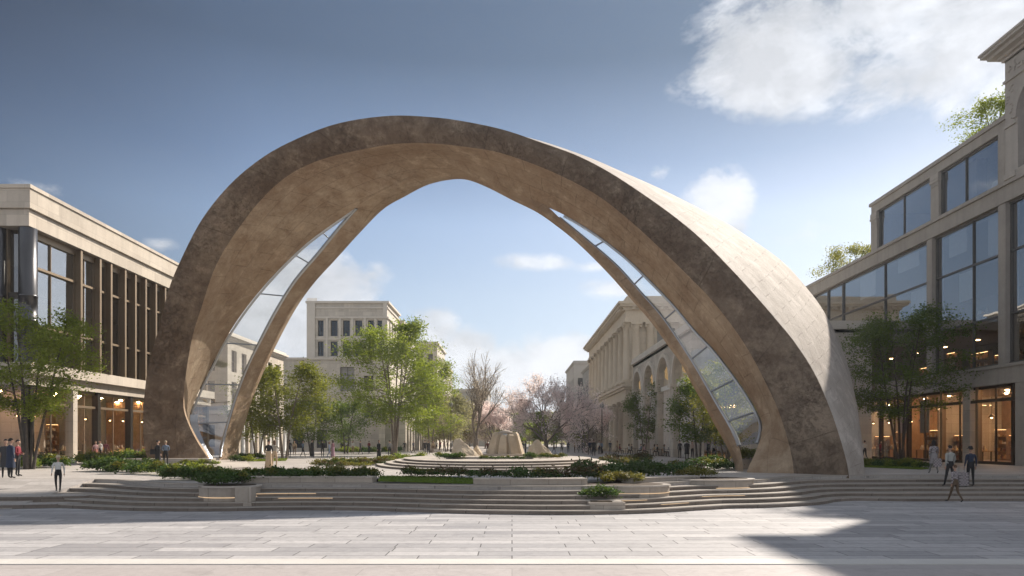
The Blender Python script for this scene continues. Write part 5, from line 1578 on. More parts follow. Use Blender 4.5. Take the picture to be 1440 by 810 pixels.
bed('dd', [(824, 26.4), (858, 26.5)], 4, -0.45, 0.85, 'dark green shrub in the low corner planter on the steps', 'dark shrubs in the low corner planter', 0.1)
for i, (x, y) in enumerate(((-11.6, 27.8), (-11.0, 27.6), (-10.6, 28.0), (-11.2, 28.2), (-11.9, 28.0))):
    shrub('ddm'[i % 3], (x, y, -0.03), 0.95, 'dark shrub overflowing the curved grey planter on the left steps', 'shrubs in the curved left planter')
for i, (x, y) in enumerate(((-7.2, 29.2), (-6.4, 29.4), (-8.1, 29.3), (-9.0, 29.2), (-9.8, 29.1))):
    shrub('md'[i % 2], (x, y, 0.1), 0.8, 'leafy shrub filling the bed directly behind the left bench wall', 'leafy shrubs right behind the left bench wall')
# left beds
bed('ddd', [(130, 40.5), (165, 39.5), (205, 38.6)], 9, 0, 1.35, 'deep green bush in the island bed behind the walker in white', 'deep green bushes in the left island bed', 0.35)
bed('dgm', [(150, 37.2), (205, 36.4), (262, 34.6), (300, 33.6)], 13, 0, 1.0, 'green shrub trailing from the island bed towards the arch foot', 'green shrubs between the island bed and steps', 0.3)
bed('drm', [(48, 46), (86, 45)], 7, 0, 1.35, 'dark mixed shrub below the left tree trunk', 'dark shrubs below the left tree', 0.4)
bed('gg', [(30, 43.5), (44, 43)], 3, 0, 1.1, 'light green shrub beside the group in dark coats', 'light green shrubs by the dark coated group', 0.3)
bed('fmg', [(112, 52), (146, 51)], 8, 0, 1.3, 'flowering shrub in the bed in front of the left shop', 'flowering shrubs before the left shop', 0.4)
bed('fgdf', [(160, 62), (204, 60)], 11, 0, 1.5, 'pale flowered bush along the left shop window beside the arch', 'flowered bushes by the left shop window', 0.5)
bed('gm', [(252, 47.5), (300, 49)], 6, 0, 0.7, 'small green plant at the foot of the arch left leg', 'small plants at the arch left foot', 0.2)
bed('gd', [(332, 56), (346, 56)], 3, 0, 1.1, 'leafy bush right beside the arch left rear rib', 'bushes beside the left rear rib', 0.3)
bed('dgm', [(338, 66), (352, 67), (378, 68)], 7, 0, 0.95, 'green bush beneath the round fresh green tree', 'bushes under the round green tree', 0.4)
bed('ym', [(445, 46.5), (480, 48), (520, 51), (556, 55)], 20, 0, 0.95, 'yellow green shrub in the curved low hedge left of the round terrace', 'yellow green shrubs of the curved hedge', 0.3)
bed('yr', [(452, 45.2), (500, 47), (545, 51)], 14, 0, 0.7, 'yellow green shrub in the curved low hedge left of the round terrace', 'yellow green shrubs of the curved hedge', 0.3)
bed('dg', [(556, 62), (592, 64)], 6, 0, 1.0, 'dark rounded shrub on the lawn under the tall tree', 'rounded shrubs under the tall tree', 0.3)
bed('dgd', [(468, 100), (530, 102), (560, 104)], 12, 0, 1.5, 'far green bush along the classical building wall', 'far bushes along the classical wall', 0.6)
# right beds
bed('yyr', [(846, 55), (876, 56), (905, 58)], 14, 0, 1.15, 'golden yellow shrub in the low round bed by the colonnade', 'golden shrubs in the low round bed', 0.5)
bed('yry', [(858, 52.2), (895, 53)], 8, 0, 0.95, 'golden yellow shrub in the low round bed by the colonnade', 'golden shrubs in the low round bed', 0.4)
bed('dd', [(985, 45), (1012, 44)], 6, 0, 1.35, 'dark glossy bush beside the arch right rear rib foot', 'dark bushes by the right rear rib', 0.3)
bed('dm', [(998, 42.2), (1030, 41.6)], 5, 0, 1.0, 'dark glossy bush beside the arch right rear rib foot', 'dark bushes by the right rear rib', 0.25)
bed('gyg', [(1036, 43.8), (1062, 43.6)], 6, 0.55, 1.1, 'bright green plant in the raised planter behind the right glass', 'bright plants in the raised planter', 0.2)
bed('dgd', [(1212, 47.5), (1250, 46), (1300, 43.2)], 17, 0, 0.75, 'low dark green shrub in the strip bed under the right tree', 'low shrubs under the right tree', 0.25)
bed('dg', [(1216, 50), (1290, 48)], 12, 0, 0.8, 'low dark green shrub in the strip bed under the right tree', 'low shrubs under the right tree', 0.3)
# potted plants seen through the shop front / street trees strip
def lawn(label_name, poly, z, n, h=0.06, bank=0.0):
    a = np.array([(p[0], p[1]) for p in poly])
    ym, yM = a[:, 1].min(), a[:, 1].max()
    zz = lambda y: z + bank * (y - ym) / (yM - ym)
    mb = MB(); mb.add([(p[0], p[1], zz(p[1])) for p in poly], [tuple(range(len(poly)))])
    o = mb.build('lawn', [M['lawnbase'], M['grass']]); tag(o, kind='stuff')
    rng = np.random.default_rng(len(poly) + n)
    mn, mx = a.min(0), a.max(0); pts = []
    while len(pts) < n:
        q = rng.uniform(mn, mx)
        ins = False; j = len(a) - 1
        for i in range(len(a)):
            if (a[i, 1] > q[1]) != (a[j, 1] > q[1]) and q[0] < (a[j, 0] - a[i, 0]) * (q[1] - a[i, 1]) / (a[j, 1] - a[i, 1]) + a[i, 0]: ins = not ins
            j = i
        if ins: pts.append(q)
    pts = np.array(pts); n = len(pts)
    zb = zz(pts[:, 1])
    v = np.empty((n, 3, 3)); g = rng.uniform(0, 6.28, n); w = 0.012 + 0.012 * (h / 0.06 - 1)
    v[:, 0] = np.column_stack([pts[:, 0] + w * np.cos(g), pts[:, 1] + w * np.sin(g), zb])
    v[:, 1] = np.column_stack([pts[:, 0] - w * np.cos(g), pts[:, 1] - w * np.sin(g), zb])
    v[:, 2] = np.column_stack([pts[:, 0] + rng.normal(0, h * 0.5, n), pts[:, 1] + rng.normal(0, h * 0.5, n), zb + h * rng.uniform(0.5, 1.3, n)])
    g = np_mesh('grass', v.reshape(-1, 3), 3, M['grass']); tag(g, kind='stuff')
lawn('x', [at(532, 28.45), at(664, 27.85), at(712, 28.9), at(600, 29.6), at(535, 29.7)], 0.012, 12000, 0.07, 0.2)
lawn('x', [at(745, 28.3), at(812, 28.6), at(815, 29.6), at(745, 29.5)], 0.012, 4500, 0.07, 0.15)
lawn('x', [at(560, 60), at(640, 60), at(655, 72), at(565, 70)], 0.012, 6000, 0.12)
lawn('x', [at(335, 58), at(402, 60), at(404, 66), at(336, 64)], 0.012, 4000, 0.12)
lawn('x', [at(1212, 51), at(1308, 43), at(1296, 42), at(1206, 46)], 0.012, 6000, 0.1)
lawn('x', [at(480, 108), at(560, 108), at(560, 111), at(480, 111)], 0.012, 3000, 0.2)
# ------------------------------------------------------------------ planters, terrace, fountain, street furniture
def offs(d): return edge_offset(0, d)
def seg(x0, x1, a, b):
    fa = [p for p in offs(a)]; fb = [p for p in offs(b)]
    i = [k for k, p in enumerate(EDG) if x0 <= p[0] <= x1]
    return [fa[k] for k in i], [fb[k] for k in i]
def bench_wall(label, x0, x1, h=0.26):
    t = thing('planter_wall', label, 'planter', ((x0 + x1) / 2, 28.5, 0))
    f, b = seg(x0, x1, -0.42, -0.95)
    MB().ribbon(f, b, -0.05, h - 0.05).build('wall', M['wallcap'], t)
    f2, b2 = seg(x0 - 0.05, x1 + 0.05, -0.38, -0.99)
    MB().ribbon(f2, b2, h - 0.049, h).build('coping', M['step_light'], t)
    f3, b3 = seg(x0, x1, -0.955, -2.0)
    MB().ribbon(f3, b3, -0.05, 0.1).build('soil', M['soil'], t)
bench_wall('long curved pale stone bench wall in front of the left hedge', -10.9, -5.7)
bench_wall('long curved pale stone bench wall under the rounded dark bush', -1.75, 3.2)
bench_wall('curved stone wall holding the right planter of dark shrubs', 5.0, 8.3, 0.2)

def round_planter(name, label, c, rx, ry, z0, z1, a0=0, a1=360, soil=True, mat='wallcap', sunlit_edge_z=None):
    t = thing(name, label, 'planter', (c[0], c[1], z0))
    n = 40
    pts = [(c[0] + rx * math.cos(R(a0 + (a1 - a0) * k / n)), c[1] + ry * math.sin(R(a0 + (a1 - a0) * k / n))) for k in range(n if a1 - a0 == 360 else n + 1)]
    MB().prism(pts, z0, z1 - 0.06).build('wall', M[mat], t)
    p2 = [(c[0] + (p[0] - c[0]) * (1 + 0.05 / rx), c[1] + (p[1] - c[1]) * (1 + 0.05 / ry)) for p in pts]
    MB().prism(p2, z1 - 0.059, z1).build('coping', M['step_light'], t)
    if soil:
        p3 = [(c[0] + (p[0] - c[0]) * 0.86, c[1] + (p[1] - c[1]) * 0.86) for p in pts]
        MB().prism(p3, z1 - 0.02, z1 + 0.012).build('soil', M['soil'], t)
    if sunlit_edge_z:
        mb = MB(); mb.tube([(c[0] + (p[0] - c[0]) * (1 + 0.012 / rx), c[1] + (p[1] - c[1]) * (1 + 0.012 / ry), sunlit_edge_z) for p in pts if p[1] < c[1]], 0.012, 5)
        mb.build('sunlit_edge_strip', M['led'], t)  # glowing line imitating a sunlit edge on the planter
    return t
round_planter('stone_planter', 'curved grey stone planter with a square end on the left steps', (-11.0, 27.75), 1.15, 0.95, ZS, -0.02, sunlit_edge_z=-0.45)
q = G(332, 716, ZS)
tag(MB().box((-10.1, 26.95, -0.47), (0.62, 0.5, 0.86)).build('stone_pier', M['wallcap']), 'small square stone pier closing the curved left planter', 'pier')
round_planter('stone_planter', 'curved stone planter of yellow flowers stepping out over the right steps', (4.45, 28.1), 1.75, 1.25, ZS, 0.0, sunlit_edge_z=-0.3)
round_planter('stone_planter', 'broad rounded stone planter at the right end of the central steps', (8.6, 31.0), 1.9, 1.3, ZS, 0.07, sunlit_edge_z=-0.28)
t = thing('corner_planter', 'low angular stone planter with one dark shrub on the central steps', 'planter', (3.3, 26.2, ZS))
MB().prism([(2.75, 25.45), (4.05, 25.4), (3.95, 26.6), (2.7, 26.7)], ZS, -0.5).build('wall', M['wallcap'], t)
MB().prism([(2.86, 25.56), (3.6, 25.53), (3.55, 26.5), (2.8, 26.58)], -0.499, -0.46).build('soil', M['soil'], t)
MB().prism([(3.62, 25.53), (4.0, 25.5), (3.9, 26.5), (3.57, 26.5)], -0.499, -0.47).build('coping', M['step_light'], t)
round_planter('stone_planter', 'raised pale planter of bright plants at the arch right foot', (XD(1048, 43.7), 43.7), 0.75, 0.55, 0, 0.6)
# crescent terraces on the far left
def crescent(label, c, rx, ry, z, h=0.15):
    n = 48
    pts = [(c[0] + rx * math.cos(2 * math.pi * k / n), c[1] + ry * math.sin(2 * math.pi * k / n)) for k in range(n)]
    t = thing('crescent_step', label, 'step', (c[0], c[1], z - h))
    MB().prism(pts, z - h - 0.3, z - 0.03).build('riser', M['step'], t)
    p2 = [(c[0] + (p[0] - c[0]) * (1 + 0.03 / rx), c[1] + (p[1] - c[1]) * (1 + 0.03 / ry)) for p in pts]
    MB().prism(p2, z - 0.029, z).build('tread', M['plaza'], t)
crescent('lowest broad crescent step spreading over the left paving slope', (-24, 28.6), 7.4, 1.9, -0.73, 0.12)
crescent('middle crescent step in the left slope near the walker in white', (-21.0, 29.6), 4.6, 1.6, -0.49, 0.12)
crescent('upper long crescent step near the dark coated group', (-27.0, 30.4), 6.4, 1.3, -0.31, 0.12)
crescent('small half round step beside the left stone planter', (-14.6, 27.9), 2.3, 1.1, -0.752)
# round terrace in the middle of the plaza
TC = (-1.05, 50.5)
ter = thing('round_terrace', 'broad round stepped terrace carrying boulders and fountain in the plaza centre', 'terrace', (TC[0], TC[1], 0))
for k, (rx, ry, z) in enumerate(((8.4, 11.2, 0.13), (7.8, 10.5, 0.26), (7.2, 9.8, 0.39), (6.6, 9.1, 0.52))):
    n = 72
    pts = [(TC[0] + rx * math.cos(2 * math.pi * i / n) * (1 + 0.03 * math.sin(3 * 2 * math.pi * i / n)), TC[1] + ry * math.sin(2 * math.pi * i / n)) for i in range(n)]
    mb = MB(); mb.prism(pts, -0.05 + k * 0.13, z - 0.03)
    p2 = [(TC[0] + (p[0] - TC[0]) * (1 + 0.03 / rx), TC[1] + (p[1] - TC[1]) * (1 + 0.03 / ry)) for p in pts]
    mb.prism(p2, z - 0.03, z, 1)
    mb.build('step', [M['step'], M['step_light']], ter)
ZT = 0.52
bed('dm', [(616, 46.6), (650, 46.0)], 5, ZT, 0.75, 'low clipped shrub on the terrace below the left boulder', 'clipped shrubs under the left boulder', 0.1)
bed('dm', [(744, 46.4), (752, 46.4)], 2, ZT, 0.8, 'small dark shrub on the terrace below the right boulder', 'small shrubs under the right boulder', 0.1)
bed('my', [(760, 47.5), (795, 48.5)], 5, ZT, 0.6, 'low pale hedge shrub at the terrace right rim', 'low shrubs on the terrace right rim', 0.1)
bed('dm', [(675, 45.5), (738, 45.4)], 9, ZT, 0.42, 'low mossy hedge tuft along the terrace front slab', 'mossy hedge tufts on the terrace front', 0.08)
tag(MB().b2(-4.3, 1.4, 46.2, 48.4, ZT, ZT + 0.14).build('stone_slab', M['wallcap']), 'long low stone slab in front of the fountain', 'slab')

def boulder(label, loc, size, seed, peak):
    bm = bmesh.new(); bmesh.ops.create_icosphere(bm, subdivisions=4, radius=1.0)
    rng = random.Random(seed)
    pl = [(Vector((rng.uniform(-1, 1), rng.uniform(-1, 1), rng.uniform(-0.2, 0.9))).normalized(), rng.uniform(0.55, 0.85)) for _ in range(14)]
    for v in bm.verts:
        n = v.co.normalized(); r = 1.0
        for d, h in pl:
            c = n.dot(d)
            if c > 0.05: r = min(r, h / c)
        from mathutils import noise
        r *= 1 + 0.10 * noise.noise(n * 2.1 + Vector((seed, 0, 0))) + 0.045 * noise.noise(n * 6 + Vector((0, seed, 0)))
        v.co = n * r
        f = max(0, v.co.z)
        v.co.x = v.co.x * (1 - 0.27 * f) + peak * f
        v.co.y *= (1 - 0.3 * f)
        v.co.z = f * 1.12 if v.co.z > 0 else v.co.z * 0.1
    me = bpy.data.meshes.new('boulder'); bm.to_mesh(me); bm.free(); me.materials.append(M['rock'])
    for p in me.polygons: p.use_smooth = False
    o = bpy.data.objects.new('boulder', me); COL.objects.link(o); o.location = loc; o.scale = size
    return tag(o, label, 'boulder')
boulder('craggy tan boulder with a peak on its left, left of the fountain', at(657, 50, ZT), (1.45, 1.0, 1.22), 5, -0.3)
boulder('thin leaning pale slab of rock against the left boulder', at(673, 51, ZT), (0.55, 0.5, 0.95), 8, -0.35)
boulder('pointed tan boulder sloping down to the right of the fountain', at(756, 50, ZT), (1.15, 0.95, 1.25), 13, -0.2)

def fountain():
    p = at(711, 54, ZT)
    t = thing('stone_fountain', 'fountain of upright fluted stone blocks with falling water between the boulders', 'fountain', p)
    n = 40
    MB().prism([(p.x + 1.9 * math.cos(2 * math.pi * k / n), p.y + 1.9 * math.sin(2 * math.pi * k / n)) for k in range(n)], ZT, ZT + 0.2).build('basin', M['wallcap'], t)
    for k in range(9):
        g = 2 * math.pi * k / 9 + 0.35
        vs = []
        hh = 1.75 + 0.12 * math.sin(5 * k)
        for z, rr, w in ((0.2, 1.18, 0.40), (0.9, 0.98, 0.36), (hh - 0.15, 0.74, 0.27), (hh, 0.62, 0.22)):
            for a, b in ((-1, -0.3), (1, -0.3), (0.8, 0.25), (-0.8, 0.25)):
                x, y = rr + b, a * w
                vs.append((p.x + x * math.cos(g) - y * math.sin(g), p.y + x * math.sin(g) + y * math.cos(g), ZT + z))
        fs = [(3, 2, 1, 0), (12, 13, 14, 15)]
        for q in range(3):
            for j in range(4): fs.append((q * 4 + j, q * 4 + (j + 1) % 4, q * 4 + 4 + (j + 1) % 4, q * 4 + 4 + j))
        MB().add(vs, fs).build('stone_block', M['rock'], t)
    MB().lathe([(0.45, 0.2), (0.42, 1.6), (0.62, 1.72), (0.66, 1.82), (0.3, 1.95), (0.05, 2.0)], (p.x, p.y, ZT), 20).build('core', M['wallcap'], t)
    for g in (-1.62, -0.9, -2.4):
        c, s = math.cos(g), math.sin(g)
        vs = []
        for rr, z in ((0.8, 1.72), (1.0, 1.1), (1.28, 0.22)):
            for a in (-0.14, 0.14): vs.append((p.x + rr * c - a * s, p.y + rr * s + a * c, ZT + z))
        MB().add(vs, [(0, 1, 3, 2), (2, 3, 5, 4)], 0, True).build('water', M['water'], t)
fountain()

def lamp_post(px, d, label, h=5.2):
    p = at(px, d); t = thing('street_lamp', label, 'lamp', p)
    MB().lathe([(0.14, 0), (0.14, 0.5), (0.07, 0.6), (0.055, h - 0.3)], (p.x, p.y, 0), 10).build('post', M['bronze'], t)
    MB().lathe([(0.08, h - 0.3), (0.26, h - 0.1), (0.28, h + 0.25), (0.1, h + 0.5), (0.02, h + 0.65)], (p.x, p.y, 0), 10).build('lantern', M['panelgrey'], t)
lamp_post(846.5, 99, 'dark street lamp in front of the colonnade columns', 6.5)
lamp_post(634, 105, 'dark slim street lamp among the pale spring trees', 7.0)

# café tables by the arched hall
def cafe_set(px, d, label, first=[None]):
    p = at(px, d)
    if first[0] is None:
        t = thing('cafe_table', label, 'table', (0, 0, 0))
        MB().lathe([(0.4, 0.72), (0.4, 0.75)], (0, 0, 0), 16).build('tabletop', M['bronze'], t, local=True)
        MB().lathe([(0.22, 0), (0.22, 0.03), (0.03, 0.06), (0.03, 0.72)], (0, 0, 0), 10).build('pedestal', M['bronze'], t, local=True)
        first[0] = t
    else: t = copy_tree(first[0], p, 0)
    t.location = p; tag(t, label, 'table', 'café tables beside the hall'.replace('é', 'e'))
def cafe_chair(p, rz, first=[None]):
    if first[0] is None:
        t = thing('cafe_chair', 'x', 'chair')
        MB().box((0, 0, 0.45), (0.42, 0.42, 0.04)).build('seat', M['wood'], t, local=True)
        MB().box((0, 0.2, 0.72), (0.4, 0.03, 0.32)).build('backrest', M['wood'], t, local=True)
        for sx in (-0.18, 0.18):
            for sy in (-0.18, 0.18): MB().box((sx, sy, 0.215), (0.035, 0.035, 0.43)).build('leg', M['bronze'], t, local=True)
        first[0] = t
    else: t = copy_tree(first[0], p, rz)
    t.location = p; t.rotation_euler = (0, 0, rz)
    return tag(t, 'small cafe chair at the tables beside the arched hall', 'chair', 'cafe chairs beside the hall')
CAFE = [(880, 92), (893, 90), (915, 82), (930, 80), (944, 78)]
for i, (px, d) in enumerate(CAFE):
    cafe_set(px, d, 'small round cafe table on the paving beside the arched hall')
    p = at(px, d)
    cafe_chair(p + Vector((-0.75, 0, 0)), R(90)); cafe_chair(p + Vector((0.75, 0, 0)), R(-90))
# stone bench and block by the left bed
tag(MB().prism([tuple(G(80, 653))[:2], tuple(G(108, 653))[:2], tuple(G(108, 647))[:2], tuple(G(84, 646.5))[:2]], 0, 0.42).build('stone_bench', M['step_light']), 'pale stone block bench beside the bed under the left tree', 'bench')
tag(MB().b2(-31.2, -22.5, 53.2, 54.0, 0, 0.38).build('planter_kerb', M['step_light']), 'long low pale kerb wall edging the flower bed at the left shop', 'kerb wall')
# ------------------------------------------------------------------ people
SKIN = plain('skin', (0.46, 0.29, 0.21), 0.55, 0, 0.05)
SHOE = plain('dark_shoe', (0.03, 0.027, 0.025), 0.5)
_cloth = {}
def cloth(c):
    if c not in _cloth: _cloth[c] = plain('cloth_%d' % len(_cloth), c, 0.85, 0, 0.2, 9)
    return _cloth[c]
def striped():
    m, nt = new_mat('striped_knit'); t = NT(nt)
    p = t.n('ShaderNodeTexCoord').outputs['Object']
    w = t.n('ShaderNodeTexWave', i_Scale=9.0, i_Distortion=0.6); w.bands_direction = 'Z'
    t.l(p, w.inputs[0]); out_bsdf(t, t.mix(w.outputs[1], (0.20, 0.20, 0.19), (0.52, 0.52, 0.48)), 0.9); return m
def checked():
    m, nt = new_mat('checked_cloth'); t = NT(nt)
    p = t.n('ShaderNodeTexCoord').outputs['Object']
    w = t.n('ShaderNodeTexChecker', i_Scale=14.0); w.inputs[1].default_value = (0.42, 0.38, 0.38, 1); w.inputs[2].default_value = (0.15, 0.13, 0.14, 1)
    t.l(p, w.inputs[0]); out_bsdf(t, w.outputs[0], 0.9); return m

def eval_mesh(o):
    dg = bpy.context.evaluated_depsgraph_get()
    return bpy.data.meshes.new_from_object(o.evaluated_get(dg))

def skin_chain(verts, edges, radii, root=0, sub=1):
    me = bpy.data.meshes.new('tmp'); me.from_pydata(verts, edges, [])
    o = bpy.data.objects.new('tmp', me); COL.objects.link(o)
    md = o.modifiers.new('s', 'SKIN'); md.use_smooth_shade = True
    sv = me.skin_vertices[0].data
    for i, r in enumerate(radii):
        sv[i].radius = r if hasattr(r, '__len__') else (r, r)
        sv[i].use_root = (i == root)
    sb = o.modifiers.new('u', 'SUBSURF'); sb.levels = sub; sb.render_levels = sub
    m = eval_mesh(o); bpy.data.objects.remove(o); bpy.data.meshes.remove(me)
    v = [tuple(x.co) for x in m.vertices]; f = [tuple(p.vertices) for p in m.polygons]
    bpy.data.meshes.remove(m)
    return v, f

def body_mesh(name, pose):
    """pose: dict of joint overrides; figure faces -Y, 1.72 m tall"""
    J = dict(pel=(0, 0, .95), wst=(0, 0, 1.10), chs=(0, 0.0, 1.30), nck=(0, 0.01, 1.46), hd=(0, -0.01, 1.55),
             hL=(.095, 0, .90), kL=(.105, -.01, .50), aL=(.11, .02, .09), tL=(.125, -.14, .035),
             hR=(-.095, 0, .90), kR=(-.105, -.01, .50), aR=(-.11, .02, .09), tR=(-.125, -.14, .035),
             sL=(.175, 0.01, 1.405), eL=(.235, .03, 1.13), wL=(.25, -.03, .88), fL=(.25, -.05, .80),
             sR=(-.175, 0.01, 1.405), eR=(-.235, .03, 1.13), wR=(-.25, -.03, .88), fR=(-.25, -.05, .80))
    J.update(pose)
    names = list(J); I = {n: i for i, n in enumerate(names)}
    E = [('pel', 'wst'), ('wst', 'chs'), ('chs', 'nck'), ('nck', 'hd')]
    for s in 'LR': E += [('pel', 'h' + s), ('h' + s, 'k' + s), ('k' + s, 'a' + s), ('a' + s, 't' + s), ('chs', 's' + s), ('s' + s, 'e' + s), ('e' + s, 'w' + s)]
    rad = dict(pel=(.135, .10), wst=(.125, .09), chs=(.15, .105), nck=(.052, .052), hd=(.06, .06), h=(.085, .085), k=(.056, .056), a=(.038, .038), t=(.036, .026), s=(.062, .058), e=(.04, .04), w=(.028, .026), f=(.02, .02))
    keep = [n for n in names if n[0] != 'f']
    K = {n: i for i, n in enumerate(keep)}
    v, f = skin_chain([J[n] for n in keep], [(K[a], K[b]) for a, b in E], [rad[n] if n in rad else rad[n[0]] for n in keep], K['pel'])
    V, Fc = list(v), list(f)
    def addm(v2, f2):
        o = len(V); V.extend(v2); Fc.extend([tuple(i + o for i in q) for q in f2])
    # head: skull, jaw, nose, brows, ears
    hx, hy, hz = J['hd'][0], J['hd'][1] - 0.005, J['hd'][2] + 0.085
    bm = bmesh.new(); bmesh.ops.create_icosphere(bm, subdivisions=3, radius=1.0)
    for q in bm.verts:
        x, y, z = q.co
        w = 1.0 - 0.22 * max(0, -z) ** 1.2
        q.co = Vector((x * 0.076 * w, y * 0.096 * (1 - 0.08 * max(0, -z)), z * 0.118))
        if y < -0.55 and -0.05 < z < 0.18 and abs(abs(x) - 0.36) < 0.2: q.co.y += 0.010     # eye sockets
        if y < -0.8 and abs(x) < 0.17 and -0.38 < z < 0.1: q.co.y -= 0.018 * (1 - abs(z + 0.2) * 1.6)  # nose
        if y < -0.6 and abs(x) < 0.35 and -0.6 < z < -0.46: q.co.y += 0.004                 # mouth
        if z < -0.75 and y < -0.2: q.co.y -= 0.012                                           # chin
        q.co += Vector((hx, hy, hz))
    addm([tuple(q.co) for q in bm.verts], [tuple(w.index for w in p.verts) for p in bm.faces]); bm.free()
    for s in (-1, 1):
        mb = MB(); mb.lathe([(0.004, -0.03), (0.016, -0.015), (0.018, 0.012), (0.006, 0.03)], (hx + s * 0.076, hy + 0.012, hz - 0.005), 8, 0, 0.6, 1.0); addm(mb.v, mb.f)
    # hands: palm, four fingers, thumb
    for s, sg in (('L', 1), ('R', -1)):
        w, fd = Vector(J['w' + s]), Vector(J['f' + s])
        d = (fd - w).normalized(); side = Vector((0, -1, 0)); side = (side - d * side.dot(d))
        if side.length < 0.1: side = Vector((0, 0, 1)) - d * d.z
        side.normalize(); nrm = d.cross(side)
        pv, pf = skin_chain([tuple(w - d * 0.01), tuple(w + d * 0.045), tuple(w + d * 0.09)], [(0, 1), (1, 2)], [(.024, .018), (.036, .017), (.036, .014)], 0)
        addm(pv, pf)
        for k in range(4):
            o = w + d * 0.085 + side * (0.030 - 0.020 * k); L = (0.072, 0.082, 0.076, 0.058)[k]
            c = nrm * (-0.35 * sg)
            p1 = o + (d + c * 0.3).normalized() * L * 0.5; p2 = p1 + (d + c).normalized() * L * 0.5
            pv, pf = skin_chain([tuple(o - d * 0.02), tuple(p1), tuple(p2)], [(0, 1), (1, 2)], [.0095, .009, .0075], 0); addm(pv, pf)
        o = w + d * 0.03 + side * 0.028; p1 = o + (d * 0.7 + side).normalized() * 0.035; p2 = p1 + (d + side * 0.3).normalized() * 0.03
        pv, pf = skin_chain([tuple(o - side * 0.012), tuple(p1), tuple(p2)], [(0, 1), (1, 2)], [.012, .0105, .009], 0); addm(pv, pf)
    me = bpy.data.meshes.new('tmpb'); me.from_pydata(V, [], Fc)
    o = bpy.data.objects.new('tmpb', me); COL.objects.link(o)
    rm = o.modifiers.new('r', 'REMESH'); rm.mode = 'VOXEL'; rm.voxel_size = 0.0095; rm.use_smooth_shade = True
    sm = o.modifiers.new('m', 'SMOOTH'); sm.factor = 0.4; sm.iterations = 2
    m = eval_mesh(o); bpy.data.objects.remove(o); bpy.data.meshes.remove(me)
    m.name = name
    # clothing regions by nearest bone: 0 skin 1 top 2 trousers 3 shoes
    n = len(m.vertices); co = np.empty(n * 3, np.float32); m.vertices.foreach_get('co', co); co = co.reshape(-1, 3)
    bones = [('pel', 'wst', 2, 0), ('wst', 'chs', 1, 0), ('chs', 'nck', 1, 0), ('nck', 'hd', 0, 0)]
    for s in 'LR': bones += [('h' + s, 'k' + s, 2, 0), ('k' + s, 'a' + s, 2, 0), ('a' + s, 't' + s, 3, 0), ('chs', 's' + s, 1, 0), ('s' + s, 'e' + s, 1, 0), ('e' + s, 'w' + s, 1, 0), ('w' + s, 'f' + s, 0, 0), ('pel', 'h' + s, 2, 0)]
    P_ = list(J.items()); best = np.full(n, 9.0); lab = np.zeros(n, int)
    for a, b_, r, _ in bones:
        A, B = np.array(J[a]), np.array(J[b_]); ab = B - A
        t = np.clip(((co - A) @ ab) / (ab @ ab), 0, 1)
        d = np.linalg.norm(co - (A + t[:, None] * ab), axis=1)
        k = d < best; best[k] = d[k]; lab[k] = r
    lab[co[:, 2] > J['hd'][2] - 0.02] = 0
    pm = np.array([lab[p.vertices[0]] for p in m.polygons], np.int32)
    for q in range(4): m.materials.append([SKIN, cloth((.5, .5, .5)), cloth((.05, .05, .06)), SHOE][q])
    m.polygons.foreach_set('material_index', pm)
    m.polygons.foreach_set('use_smooth', np.ones(len(pm), bool))
    m['hd'] = (hx, hy, hz)
    return m

def strd(s, arm=1.0):
    """walking pose, stride s"""
    return dict(kL=(.1, -.10 * s, .51), aL=(.1, -.26 * s, .10), tL=(.11, -.41 * s, .06),
                kR=(-.1, .04 * s, .50), aR=(-.1, .30 * s, .15), tR=(-.105, .19 * s, .045),
                eL=(.235, .10 * s * arm, 1.13), wL=(.24, .08 * s * arm, .89), fL=(.24, .06 * s * arm, .81),
                eR=(-.235, -.05 * s * arm, 1.13), wR=(-.24, -.20 * s * arm, .92), fR=(-.24, -.26 * s * arm, .85))
POSES = {
    'stand': dict(kL=(.1, -.03, .5), tL=(.15, -.12, .035)),
    'stand_hands': dict(eL=(.24, -.02, 1.14), wL=(.11, -.20, 1.10), fL=(.04, -.23, 1.11), eR=(-.24, -.02, 1.14), wR=(-.11, -.20, 1.07), fR=(-.04, -.23, 1.06)),
    'hips': dict(eR=(-.30, .08, 1.17), wR=(-.19, -.02, 1.02), fR=(-.14, -.06, .98), kR=(-.12, -.05, .5)),
    'walk': strd(0.8),
    'walk_long': strd(1.15),
    'raise': dict(eR=(-.26, -.10, 1.20), wR=(-.17, -.24, 1.36), fR=(-.13, -.27, 1.43), eL=(.235, .03, 1.13)),
    'sit': dict(pel=(0, 0.02, .52), wst=(0, .03, .68), chs=(0, .03, .88), nck=(0, .02, 1.04), hd=(0, 0, 1.13), hL=(.095, .0, .50), kL=(.11, -.42, .50), aL=(.11, -.44, .09), tL=(.12, -.60, .035),
                hR=(-.095, .0, .50), kR=(-.11, -.42, .50), aR=(-.11, -.40, .09), tR=(-.12, -.56, .035), sL=(.175, .03, .985), eL=(.23, -.02, .72), wL=(.15, -.25, .70), fL=(.10, -.32, .71),
                sR=(-.175, .03, .985), eR=(-.23, -.02, .72), wR=(-.15, -.25, .70), fR=(-.10, -.32, .71)),
}
BODY = {k: body_mesh('person_' + k, v) for k, v in POSES.items()}
HAIRM = {}
